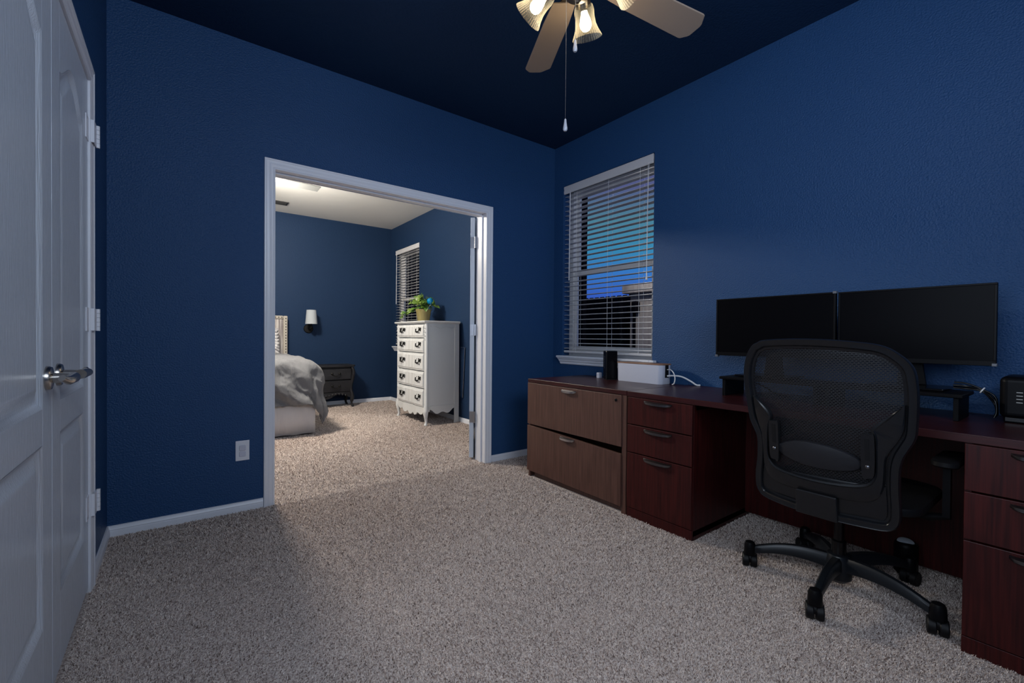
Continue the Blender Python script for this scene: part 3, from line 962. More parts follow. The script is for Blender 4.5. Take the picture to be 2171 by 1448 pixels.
# ================================================================== OFFICE CHAIR
def office_chair():
    root = thing('office_chair', 'black mesh-backed swivel office chair pulled up to the mahogany desk', 'chair', (-0.544, -2.371, 0))

    def xb(z):
        return -0.336 - 0.17 * (z - 0.43)

    def bow(y):
        return -0.026 * max(0.0, 1 - ((y + 0.06) / 0.25) ** 2)

    def P(y, z, d):
        return (xb(z) + d + bow(y), y, z)
    outer = [(0.111, 1.029), (0.039, 1.035), (-0.037, 1.036), (-0.116, 1.033), (-0.181, 1.027), (-0.223, 1.021), (-0.256, 1.008), (-0.288, 0.981), (-0.306, 0.955), (-0.314, 0.926), (-0.318, 0.876), (-0.317, 0.825), (-0.314, 0.769), (-0.309, 0.73), (-0.294, 0.694), (-0.281, 0.665), (-0.273, 0.631), (-0.27, 0.591), (-0.269, 0.546), (-0.27, 0.507), (-0.269, 0.461), (-0.261, 0.433), (-0.245, 0.416), (-0.222, 0.409), (-0.186, 0.406), (-0.106, 0.402), (0.026, 0.403), (0.083, 0.406), (0.143, 0.415), (0.167, 0.436), (0.175, 0.464), (0.172, 0.515), (0.16, 0.585), (0.157, 0.652), (0.168, 0.686), (0.183, 0.726), (0.19, 0.792), (0.196, 0.851), (0.194, 0.91), (0.181, 0.964), (0.156, 1.006), (0.133, 1.02)]
    oc = crom([Vector((a, b)) for a, b in outer], 4)
    # rim: cross-section swept round the outline: raised lip, flat band, step down to the groove
    prof = [(0.0, 0.012), (-0.001, -0.008), (0.002, -0.014), (0.006, -0.012), (0.020, -0.012), (0.023, -0.009), (0.026, 0.002), (0.034, 0.004), (0.036, 0.012)]
    loops = [[P(p.x, p.y, d) for p in inset(oc, w)] for w, d in prof]
    mb = MB()
    N = len(oc)
    mb.loft(loops + [loops[0]], True, False)
    rim = mb.build('back_frame', CHAIRP, root, smooth=40)

    def fill(outline, d, rows=40, cols=16):
        zs = [p.y for p in outline]
        lo_, hi_ = min(zs), max(zs)
        v, f = [], []
        for r_ in range(rows + 1):
            z = lo_ + (hi_ - lo_) * (0.002 + 0.996 * r_ / rows)
            xs = []
            for i in range(len(outline)):
                a, b = outline[i], outline[(i + 1) % len(outline)]
                if (a.y - z) * (b.y - z) < 0:
                    xs.append(a.x + (b.x - a.x) * (z - a.y) / (b.y - a.y))
            y0, y1 = min(xs), max(xs)
            for c_ in range(cols + 1):
                v.append(P(y0 + (y1 - y0) * c_ / cols, z, d))
        for r_ in range(rows):
            for c_ in range(cols):
                i = r_ * (cols + 1) + c_
                f.append((i, i + 1, i + cols + 2, i + cols + 1))
        return MB().add(v, f)
    fill(inset(oc, 0.030), 0.006).build('back_mesh', WEAVE, root, smooth=60)

    # support yoke that carries the back
    yi = [(0.154, 0.813), (0.131, 0.793), (0.105, 0.767), (0.095, 0.745), (0.103, 0.721), (0.11, 0.685), (0.115, 0.601), (0.106, 0.573), (0.086, 0.554), (0.045, 0.544), (-0.015, 0.539), (-0.08, 0.540), (-0.132, 0.546), (-0.166, 0.553), (-0.196, 0.567), (-0.212, 0.595), (-0.216, 0.621), (-0.216, 0.720), (-0.206, 0.745), (-0.216, 0.762), (-0.251, 0.797), (-0.277, 0.822), (-0.284, 0.832)]
    yo = [(0.160, 0.815), (0.158, 0.761), (0.147, 0.709), (0.137, 0.669), (0.135, 0.591), (0.133, 0.543), (0.12, 0.508), (0.089, 0.492), (0.017, 0.487), (-0.105, 0.489), (-0.164, 0.494), (-0.192, 0.500), (-0.216, 0.519), (-0.229, 0.549), (-0.234, 0.596), (-0.238, 0.647), (-0.248, 0.679), (-0.269, 0.718), (-0.283, 0.754), (-0.288, 0.802), (-0.289, 0.834)]
    A = resample(crom([Vector(p) for p in yi], 5, False), 70)
    B = resample(crom([Vector(p) for p in yo], 5, False), 70)
    rings = []
    for a, b in zip(A, B):
        rings.append([P(a.x, a.y, 0.004), P(a.x, a.y, -0.018), P(*(a.lerp(b, 0.12)), -0.0205), P(*(a.lerp(b, 0.2)), -0.016), P(*(a.lerp(b, 0.9)), -0.015), P(b.x, b.y, -0.011), P(b.x, b.y, 0.004)])
    MB().loft(rings).build('back_support', CHAIRP, root, smooth=35)
    low = [p for p in inset(oc, 0.034) if p.y < 0.56]
    fill(low, -0.001, 14, 12).build('lower_panel', CHAIRP, root, smooth=60)

    for pts, sl in (([(0.090, 0.730), (0.076, 0.731), (0.069, 0.721), (0.074, 0.586), (0.089, 0.583), (0.105, 0.597), (0.103, 0.718)], (0.079, 0.092, 0.648, 0.718)), ([(-0.188, 0.729), (-0.206, 0.731), (-0.215, 0.722), (-0.212, 0.600), (-0.196, 0.583), (-0.180, 0.590), (-0.181, 0.716)], (-0.202, -0.190, 0.644, 0.714))):
        oc2 = crom([Vector(p) for p in pts], 3)
        sld = MB().loft([[P(p.x, p.y, d) for p in oc2] for d in (-0.004, -0.022)]).build('lumbar_slider', CHAIRP, root, smooth=35)
        y0, y1, z0, z1 = sl
        MB().loft([[P(y, z, d) for y, z in ((y0, z0), (y1, z0), (y1, z1), (y0, z1))] for d in (-0.010, -0.0228)]).build('slot', BLACKM, sld)
        c = P((y0 + y1) / 2, z0 - 0.022, -0.022)
        MB().lathe([(0.006, 0), (0.006, 0.003), (0.003, 0.005)], c, (-1, 0, 0), 14).build('screw', GUN, sld, smooth=40)
    lum = [(0.073, 0.645), (0.018, 0.668), (-0.04, 0.672), (-0.102, 0.666), (-0.149, 0.652), (-0.175, 0.636), (-0.172, 0.606), (-0.125, 0.589), (-0.054, 0.582), (0.012, 0.589), (0.062, 0.607), (0.076, 0.624)]
    lo2 = crom([Vector(p) for p in lum], 4)
    cc = Vector((-0.05, 0.628))
    MB().loft([[P(*(cc.lerp(p, s)), d) for p in lo2] for s, d in ((1.0, 0.0), (1.0, -0.012), (0.96, -0.017), (0.6, -0.021), (0.1, -0.022))]).build('lumbar_pad', CHAIRL, root, smooth=40)
    MB().loft([[P(*(Vector((-0.05, 0.638)).lerp(p, s)), d) for p in lo2] for s, d in ((0.97, 0.004), (0.97, -0.002), (0.9, -0.004))]).build('lumbar_cushion', BLACKM, root, smooth=40)
    br = MB()
    br.loft([[P(y, z, d) for y, z in ((0.020, 0.490), (-0.107, 0.490), (-0.107, 0.400), (0.024, 0.400))] for d in (0.03, -0.024)])
    br.build('back_bracket', CHAIRP, root, bevel=0.004)
    MB().box(-0.33, -0.06, -0.085, 0.0, 0.385, 0.425).build('tilt_arm', BLACK, root, bevel=0.01)
    # seat
    so = rrect(0.235, 0.250, 0.10, 8)
    MB().loft([[(x * s - 0.03, y * s - 0.045, z) for x, y in so] for s, z in ((0.90, 0.432), (0.985, 0.438), (1.0, 0.452), (0.985, 0.464), (0.90, 0.470), (0.4, 0.462))]).build('seat', BLACKM, root, smooth=45)
    MB().box(-0.14, 0.10, -0.13, 0.05, 0.375, 0.434).build('tilt_mechanism', BLACK, root, bevel=0.012)
    for s in (-1, 1):
        yy = -0.045 + s * 0.285
        ar = MB()
        ar.tube([(-0.04, -0.045 + s * 0.12, 0.405), (-0.05, -0.045 + s * 0.24, 0.405), (-0.05, yy, 0.420), (-0.055, yy, 0.470)], [0.014, 0.014, 0.014, 0.012], 12)
        ar.loft([[(x, y, z) for x, y in ((-0.07, yy - 0.010), (-0.04, yy - 0.010), (-0.04, yy + 0.010), (-0.07, yy + 0.010))] for z in (0.42, 0.60)])
        a_ = ar.build('armrest', BLACK, root, smooth=40)
        MB().loft([[(x * q - 0.01, y * q + yy, z) for x, y in rrect(0.12, 0.036, 0.034)] for q, z in ((0.9, 0.600), (1, 0.606), (1, 0.620), (0.9, 0.626))]).build('arm_pad', BLACKM, a_, smooth=45)
    # column and five-legged base
    MB().lathe([(0.026, 0.05), (0.026, 0.20), (0.018, 0.205), (0.018, 0.40)], (0, 0, 0), (0, 0, 1), 20).build('gas_column', BLACKG, root, smooth=40)
    MB().lathe([(0.030, 0.035), (0.046, 0.05), (0.048, 0.125), (0.040, 0.145), (0.028, 0.150)], (0, 0, 0), (0, 0, 1), 24).build('base_hub', LEGM, root, smooth=40)
    for k in range(5):
        a = R(112.5 + 72 * k)
        ca, sa = math.cos(a), math.sin(a)
        rings = []
        for t in range(11):
            q = t / 10
            r_ = 0.030 + 0.275 * q
            zt = 0.140 + 0.012 * math.sin(PI * q * 0.9) - 0.040 * q ** 2
            hh = 0.056 - 0.026 * q
            ww = 0.021 - 0.007 * q
            rings.append([(r_ * ca - s * w2 * sa, r_ * sa + s * w2 * ca, z) for s, w2, z in ((1, ww, zt - hh), (1, ww * 0.95, zt - hh * 0.25), (1, ww * 0.55, zt), (-1, ww * 0.55, zt), (-1, ww * 0.95, zt - hh * 0.25), (-1, ww, zt - hh))])
        lg = MB().loft(rings).build('leg', LEGM, root, smooth=35)
        cx, cy = 0.325 * ca, 0.325 * sa
        MB().lathe([(0.0235, 0.062), (0.0245, 0.070), (0.0225, 0.104), (0.018, 0.116), (0.008, 0.121)], (cx, cy, 0), (0, 0, 1), 20).build('caster_cap', BLACK, lg, smooth=40)
        b = (-1.05, -1.16, -1.30, -1.75, -0.80)[k]
        dx, dy = math.cos(b), math.sin(b)
        cs = MB()
        for s in (-0.016, 0.016):
            cs.lathe([(0.014, -0.012), (0.027, -0.0125), (0.030, -0.009), (0.030, 0.009), (0.027, 0.0125), (0.014, 0.012)], (cx + dx * s - dy * 0.008, cy + dy * s + dx * 0.008, 0.0325), (dx, dy, 0), 24)
        cs.lathe([(0.022, -0.005), (0.022, 0.005)], (cx - dy * 0.008, cy + dx * 0.008, 0.042), (dx, dy, 0), 16)
        cs.build('caster', BLACKM, lg, smooth=35)


office_chair()


# ================================================================== OFFICE CEILING FAN
def office_fan():
    fx, fy = -1.51, -1.785
    root = thing('ceiling_fan', 'taupe-bladed ceiling fan with ribbed glass light shades in the blue office', 'fan', (fx, fy, 2.45))
    MB().lathe([(0.075, 0.293), (0.070, 0.25), (0.03, 0.215), (0.013, 0.21), (0.013, 0.10)], (0, 0, 0), (0, 0, 1), 28).build('canopy', PEWTER, root, smooth=40)
    MB().lathe([(0.02, 0.11), (0.10, 0.10), (0.125, 0.07), (0.125, 0.01), (0.09, -0.02), (0.05, -0.03)], (0, 0, 0), (0, 0, 1), 36).build('motor_housing', PEWTER, root, smooth=40)
    for k in range(5):
        a = R(63.6 + 72 * k)
        ca, sa = math.cos(a), math.sin(a)

        def Q(r_, t, z):
            return (r_ * ca - t * sa, r_ * sa + t * ca, z - 0.17 * t)
        out = [(0.17, -0.050), (0.30, -0.060), (0.635, -0.068), (0.645, -0.065), (0.670, -0.030), (0.674, -0.018), (0.670, 0.035), (0.664, 0.045), (0.640, 0.066), (0.630, 0.069), (0.30, 0.060), (0.17, 0.050)]
        bl = MB().loft([[Q(r_, t, z) for r_, t in out] for z in (-0.003, 0.004)]).build('blade', TAUPE, root, bevel=0.002)
        ir = MB().loft([[Q(r_, t, z) for r_, t in ((0.08, -0.02), (0.16, -0.014), (0.24, -0.04), (0.24, 0.04), (0.16, 0.014), (0.08, 0.02))] for z in (0.004, 0.010)])
        ir.build('blade_iron', PEWTER, bl)
    MB().lathe([(0.045, -0.03), (0.06, -0.04), (0.062, -0.075), (0.045, -0.10), (0.018, -0.11), (0.006, -0.125)], (0, 0, 0), (0, 0, 1), 28).build('light_kit', PEWTER, root, smooth=40)
    base = 90 - math.degrees(YAW)
    for k in range(4):
        a = R(base - 20 + 90 * k)
        ca, sa = math.cos(a), math.sin(a)
        ax = Vector((ca * 0.735, sa * 0.735, -0.678)).normalized()
        p0 = Vector((ca * 0.045, sa * 0.045, -0.065))
        p1 = Vector((ca * 0.100, sa * 0.100, -0.038))
        arm = MB().tube([p0, Vector((ca * 0.075, sa * 0.075, -0.045)), p1], 0.012, 10)
        arm.lathe([(0.018, -0.014), (0.029, 0.0), (0.031, 0.03)], p1, ax, 24)
        am = arm.build('lamp_arm', PEWTER, root, smooth=40)
        prof = [(0.030, 0.020), (0.036, 0.026), (0.040, 0.045), (0.039, 0.070), (0.042, 0.095), (0.050, 0.118), (0.060, 0.138), (0.062, 0.144)]
        prof = [(r_, h_ * 0.97) for r_, h_ in prof]
        sh = MB().lathe(prof, p1, ax, 144, False, 36, 0.018)
        sh.build('shade', SHADEG, am, smooth=80)
        bb = p1 + ax * 0.082
        MB().lathe([(0.012, -0.04), (0.015, -0.028), (0.020, -0.014), (0.0245, 0.004), (0.0235, 0.018), (0.015, 0.030), (0.003, 0.034)], bb, ax, 20).build('bulb', BULB, am, smooth=60)
        l = bpy.data.lights.new('bulb_light', 'POINT')
        l.energy = 0.8
        l.color = (1.0, 0.80, 0.55)
        l.shadow_soft_size = 0.03
        lo = bpy.data.objects.new('bulb_light', l)
        COL.objects.link(lo)
        lo.parent = am
        lo.location = p1 + ax * 0.125
    # pull chains
    for dx, dy, zb, zt, big in ((-0.049, 0.010, 1.822 - 2.45, -0.10, 1), (-0.018, -0.008, 2.126 - 2.45, -0.09, 0)):
        ch = MB()
        zz = zb + 0.045
        n = int((zt - zz) / 0.0046)
        for k in range(n):
            ch.lathe([(0.0005, -0.0014), (0.0014, 0), (0.0005, 0.0014)], (dx, dy, zz + 0.0046 * k), (0, 0, 1), 6)
        ch.tube([(dx, dy, zz), (dx, dy, zt)], 0.0005, 4)
        c = ch.build('pull_chain', GUN, root)
        MB().lathe([(0.002, 0.047), (0.004, 0.044), (0.0055, 0.030), (0.0085, 0.012), (0.0085, 0.006), (0.005, 0.0), (0.002, 0.0)], (dx, dy, zb), (0, 0, 1), 16).build('fob', FOB, c, smooth=50)


office_fan()

# ---- wall outlet
ot = thing('wall_outlet', 'white wall outlet plate low on the blue wall left of the doorway', 'outlet', (-2.4395, 0, 0.357))
MB().box(-0.035, 0.035, -0.006, 0, -0.058, 0.058).build('plate', TRIM, ot, bevel=0.002)
for zc, t in ((0.016, 0.013), (-0.020, 0.009)):
    MB().loft([[(x * s, -y, z * s + zc) for x, z in rrect(0.017, 0.0155, 0.006)] for s, y in ((1.0, 0.006), (1.0, t - 0.002), (0.9, t))]).build('outlet_cover', PLASTW, ot, smooth=40)

# ================================================================== BEDROOM
# ---- ceiling fan with the light that lights the room, mostly hidden by the doorway
bf = thing('ceiling_fan', 'pale grey ceiling fan of the bedroom, one blade tip showing at the doorway top', 'fan', (-2.26, 1.86, 2.56))
MB().lathe([(0.07, 0.183), (0.06, 0.15), (0.015, 0.14), (0.015, 0.06), (0.11, 0.05), (0.12, -0.02), (0.06, -0.05)], (0, 0, 0), (0, 0, 1), 28).build('motor_housing', PEWTER, bf, smooth=40)
for k in range(5):
    a = R(5 + 72 * k)
    ca, sa = math.cos(a), math.sin(a)
    out = [(0.14, -0.045), (0.60, -0.062), (0.70, -0.060), (0.70, 0.060), (0.60, 0.062), (0.14, 0.045)]
    MB().loft([[(r_ * ca - t * sa, r_ * sa + t * ca, z - 0.15 * t) for r_, t in out] for z in (-0.004, 0.004)]).build('blade', GREYBLADE, bf, bevel=0.002)
MB().lathe([(0.012, -0.05), (0.014, -0.085), (0.024, -0.10), (0.028, -0.125), (0.016, -0.150), (0.003, -0.155)], (0, 0, 0), (0, 0, 1), 24).build('bulb', BULB, bf, smooth=50)
l = bpy.data.lights.new('fan_light', 'POINT')
l.energy = 365
l.color = (1.0, 0.915, 0.79)
l.shadow_soft_size = 0.17
lo = bpy.data.objects.new('fan_light', l)
COL.objects.link(lo)
lo.parent = bf
lo.location = (0, 0, -0.075)

vt = thing('ceiling_vent', 'small dark ceiling vent seen at the upper left of the doorway', 'vent', (-1.85, 3.38, H))
MB().box(-0.25, 0.25, -0.075, 0.075, -0.010, 0.0).build('frame', VENTD, vt, bevel=0.002)
mb = MB()
for k in range(6):
    mb.box(-0.23, 0.23, -0.055 + k * 0.02, -0.047 + k * 0.02, -0.014, -0.009)
mb.build('louvre', VENTD, vt)


# ---- white tall dresser
def dresser():
    y0, y1 = 1.645, 2.480
    xf = -0.468
    root = thing('dresser', 'tall cream white five-drawer dresser with curved legs and black pulls', 'dresser', (xf, (y0 + y1) / 2, 0))
    w = (y1 - y0) / 2
    D = 0.440

    def front(y, amp=1.0):
        # serpentine front: two swells with a flat band between
        s = y / (w - 0.05)
        return -amp * (0.012 + 0.005 * math.cos(2 * PI * s * 1.0 + PI) + 0.003 * math.cos(4 * PI * s))
    def ring(off, z, amp=1.0, n=28, back=D):
        ys = [-(w + off) + 2 * (w + off) * k / n for k in range(n + 1)]
        return [(front(y, amp) - off, y, z) for y in ys] + [(back, w + off, z), (back, -(w + off), z)]
    MB().loft([ring(o_, z) for o_, z in ((0.004, 1.186), (0.018, 1.194), (0.024, 1.203), (0.022, 1.211), (0.015, 1.214))]).build('top', CREAM, root, smooth=40)
    cs = MB().box(0.022, D - 0.01, -w + 0.012, w - 0.012, 0.19, 1.186)
    for s in (-1, 1):
        cs.box(0.03, 0.055, s * (w - 0.012) - 0.006, s * (w - 0.012) + 0.006, 0.16, 1.186).box(D - 0.06, D, s * (w - 0.012) - 0.008, s * (w - 0.012) + 0.008, 0.0, 1.186)
    cs.build('carcass', CREAM, root, bevel=0.002)
    for s in (-1, 1):
        # rounded front corner post running into a cabriole leg
        yc = s * (w - 0.022)
        pth = [(0.018, yc, 1.186), (0.018, yc, 0.24), (0.012, yc + s * 0.006, 0.185), (0.008, yc + s * 0.006, 0.14), (0.014, yc, 0.085), (0.020, yc - s * 0.003, 0.04), (0.014, yc, 0.018), (0.008, yc + s * 0.003, 0.0)]
        MB().tube(pth, [0.024, 0.024, 0.032, 0.029, 0.019, 0.014, 0.018, 0.020], 14).build('leg', CREAM, root, smooth=50)
        cv = MB()
        for k in range(9):
            zz = 1.150 - 0.022 * k
            cv.lathe([(0.001, 0), (0.010 - 0.0006 * k, 0.003), (0.006, 0.007), (0.001, 0.009)], (-0.004, yc + 0.007 * (-1) ** k, zz), (-1, 0, 0), 9)
        cv.build('carving', CREAM, root, smooth=50)
        # side skirt with a scalloped lower edge and the carved scroll under the top
        pts = [(0.056 + (D - 0.117) * k / 20, 0.165 - 0.035 * math.sin(PI * k / 20) ** 2 + 0.018 * math.cos(4 * PI * k / 20)) for k in range(21)]
        sk = MB().loft([[(x, s * (w - 0.010), z), (x, s * (w - 0.004), z), (x, s * (w - 0.004), 0.225), (x, s * (w - 0.010), 0.225)] for x, z in pts])
        sk.build('side_skirt', CREAM, root, smooth=40)
        sk = MB().tube([(0.06 + (D - 0.12) * k / 24, s * (w - 0.006), 1.140 + 0.010 * math.sin(k / 24 * PI * 4) + 0.012 * abs(k / 12 - 1)) for k in range(25)], 0.004, 6)
        sk.build('carved_scroll', CREAM, root, smooth=40)
    zs = [(1.020, 1.172), (0.846, 1.006), (0.632, 0.832), (0.430, 0.618), (0.212, 0.416)]
    for za, zb in zs:
        n = 40
        wy = w - 0.050
        ys = [-wy + 2 * wy * k / n for k in range(n + 1)]

        def fx(y, inset_):
            g = 0.0
            for gy in (-wy * 0.36, wy * 0.36, -wy * 0.12, wy * 0.12):
                g += 0.010 * math.exp(-((y - gy) / 0.011) ** 2)
            return front(y) + g + inset_
        mb = MB()
        sec = ((za, 0.012), (za + 0.006, 0.002), (za + 0.018, 0.0), (za + 0.024, -0.006), (zb - 0.024, -0.006), (zb - 0.018, 0.0), (zb - 0.006, 0.002), (zb, 0.012))
        mb.loft([[(fx(y, i_), y, z) for y in ys] + [(0.025, wy, z), (0.025, -wy, z)] for z, i_ in sec])
        d = mb.build('drawer', CREAM, root, smooth=35)
        for s in (-1, 1):
            yc = s * wy * 0.60 - 0.022
            zc = (za + zb) / 2 + 0.006
            x0 = front(yc) - 0.006
            pl = MB()
            for q in (-1, 1):
                pl.lathe([(0.017, 0), (0.016, 0.004), (0.008, 0.008), (0.006, 0.010), (0.009, 0.013), (0.004, 0.016)], (x0 + 0.002, yc + q * 0.042, zc + 0.012), (-1, 0, 0), 10)
                pl.lathe([(0.013, 0), (0.010, 0.006)], (x0 + 0.002, yc + q * 0.064, zc + 0.022), (-1, 0, 0), 8)
                pl.lathe([(0.010, 0), (0.008, 0.006)], (x0 + 0.002, yc + q * 0.060, zc + 0.000), (-1, 0, 0), 8)
                pl.lathe([(0.011, 0), (0.008, 0.006)], (x0 + 0.002, yc + q * 0.024, zc + 0.028), (-1, 0, 0), 8)
            pl.tube(crom([(x0 - 0.010, yc - 0.042, zc + 0.012), (x0 - 0.014, yc - 0.036, zc - 0.018), (x0 - 0.015, yc - 0.012, zc - 0.012), (x0 - 0.015, yc, zc - 0.024), (x0 - 0.015, yc + 0.012, zc - 0.012), (x0 - 0.014, yc + 0.036, zc - 0.018), (x0 - 0.010, yc + 0.042, zc + 0.012)], 4, False), 0.0055, 8)
            pl.build('pull', IRONB, d, smooth=50)
    # scalloped front apron
    n = 48
    ys = [-(w - 0.045) + 2 * (w - 0.045) * k / n for k in range(n + 1)]
    ap = MB().loft([[(front(y) + 0.004, y, 0.140 - 0.034 * abs(math.cos(y / (w - 0.045) * PI * 2.5)) - 0.020 * math.cos(y / w * PI)), (front(y) + 0.022, y, 0.140 - 0.034 * abs(math.cos(y / (w - 0.045) * PI * 2.5)) - 0.020 * math.cos(y / w * PI)), (front(y) + 0.022, y, 0.208), (front(y) + 0.004, y, 0.208)] for y in ys])
    ap.build('apron', CREAM, root, smooth=40)


dresser()

# ---- plant in its pot, watering globe
pc = Vector((-0.25, 2.17, 1.214))
pp = thing('potted_plant', 'trailing green pothos in an olive pot standing on the white dresser', 'plant', pc)
MB().lathe([(0.070, 0.0), (0.074, 0.006), (0.093, 0.135), (0.099, 0.150), (0.099, 0.160), (0.092, 0.160), (0.088, 0.140)], (0, 0, 0), (0, 0, 1), 28, False).build('pot', POT, pp, smooth=40)
MB().lathe([(0.002, 0.146), (0.088, 0.142), (0.088, 0.12), (0.002, 0.12)], (0, 0, 0), (0, 0, 1), 20).build('soil', SOIL, pp)
fm = MB()
stm = MB()
rl = random.Random(3)
view_r = Vector((math.cos(YAW), -math.sin(YAW), 0))
view_f = Vector((math.sin(YAW), math.cos(YAW), 0))


def leaf(mb, p, direction, nrm, size):
    d = direction.normalized()
    s = d.cross(nrm).normalized()
    n2 = s.cross(d)
    L_, W_ = size, size * 0.42
    row = []
    for t, ww, dz in ((0, 0.12, 0), (0.12, 0.75, 0.02), (0.35, 1.0, 0.05), (0.6, 0.8, 0.03), (0.82, 0.42, -0.04), (1.0, 0.02, -0.14)):
        c = p + d * L_ * t + n2 * L_ * dz
        row.append([c - s * W_ * ww + n2 * W_ * 0.25 * ww, c, c + s * W_ * ww + n2 * W_ * 0.25 * ww])
    v = [q for r_ in row for q in r_]
    f = []
    for k in range(5):
        for j in range(2):
            i = k * 3 + j
            f.append((i, i + 1, i + 4, i + 3))
    mb.add(v, f)


stems = []
for k in range(62):
    a = rl.uniform(0, 2 * PI)
    r_ = rl.uniform(0.02, 0.12)
    h = rl.uniform(0.03, 0.17) * (1.2 - r_ * 4)
    tip = Vector((math.cos(a) * r_, math.sin(a) * r_, 0.165 + max(h, 0.01))) - view_r * 0.02
    stems.append((tip, rl.uniform(0.05, 0.085)))
for k in range(14):     # the runners trailing to the left of the pot
    t = rl.uniform(0, 1)
    tip = -view_r * (0.10 + 0.17 * t) + view_f * rl.uniform(-0.06, 0.06) + Vector((0, 0, 0.17 - 0.09 * t + rl.uniform(-0.02, 0.03)))
    stems.append((tip, rl.uniform(0.045, 0.07)))
stems.append((view_r * 0.135 + Vector((0, 0, 0.20)), 0.085))
stems.append((view_r * 0.05 - view_f * 0.08 + Vector((0, 0, 0.19)), 0.08))
for tip, size in stems:
    mid = Vector((tip.x * 0.45, tip.y * 0.45, max(tip.z, 0.16) + 0.02))
    stm.tube(crom([Vector((tip.x * 0.2, tip.y * 0.2, 0.14)), mid, tip], 4, False), 0.0022, 5)
    d = Vector((tip.x, tip.y, -0.03 + rl.uniform(-0.06, 0.03))) + Vector((rl.uniform(-.05, .05), rl.uniform(-.05, .05), 0))
    leaf(fm, tip, d, Vector((rl.uniform(-.5, .5), rl.uniform(-.5, .5), 1)) - view_f * 0.8, size)
fm.build('leaves', LEAF, pp, smooth=60)
stm.build('stems', LEAF, pp)
g0 = pc + view_r * 0.090 - view_f * 0.03 + Vector((0, 0, 0.262))
wg = thing('watering_globe', 'blue glass watering globe stuck into the plant pot', 'globe', g0)
MB().lathe([(0.041 * math.sin(PI * k / 14) + 0.0004, -0.043 * math.cos(PI * k / 14)) for k in range(15)], (0, 0, 0), (0, 0, 1), 24).build('bulb', GLOBE, wg, smooth=80)
MB().tube([Vector((0, 0, -0.038)) + view_r * 0.012, -view_r * 0.03 + Vector((0, 0, -0.085)), -view_r * 0.045 + Vector((0, 0, -0.115))], 0.0035, 8).build('stem', FOB, wg, smooth=50)

# ---- thin white frame leaning behind the dresser
fr = thing('leaning_frame', 'thin pale frame leaning against the wall behind the white dresser', 'frame', (-0.012, 1.59, 0))
MB().loft([[(-0.004, a, z), (0.006, a, z), (0.006, b, z), (-0.004, b, z)] for z, a, b in ((0.3, 0.0, 0.05), (0.90, -0.045, 0.05))]).build('panel', NAVYB, fr)
MB().tube([(0, 0.0, 0.3), (0, -0.046, 0.905), (0, 0.05, 0.905)], 0.003, 8).build('edge', STEEL, fr)

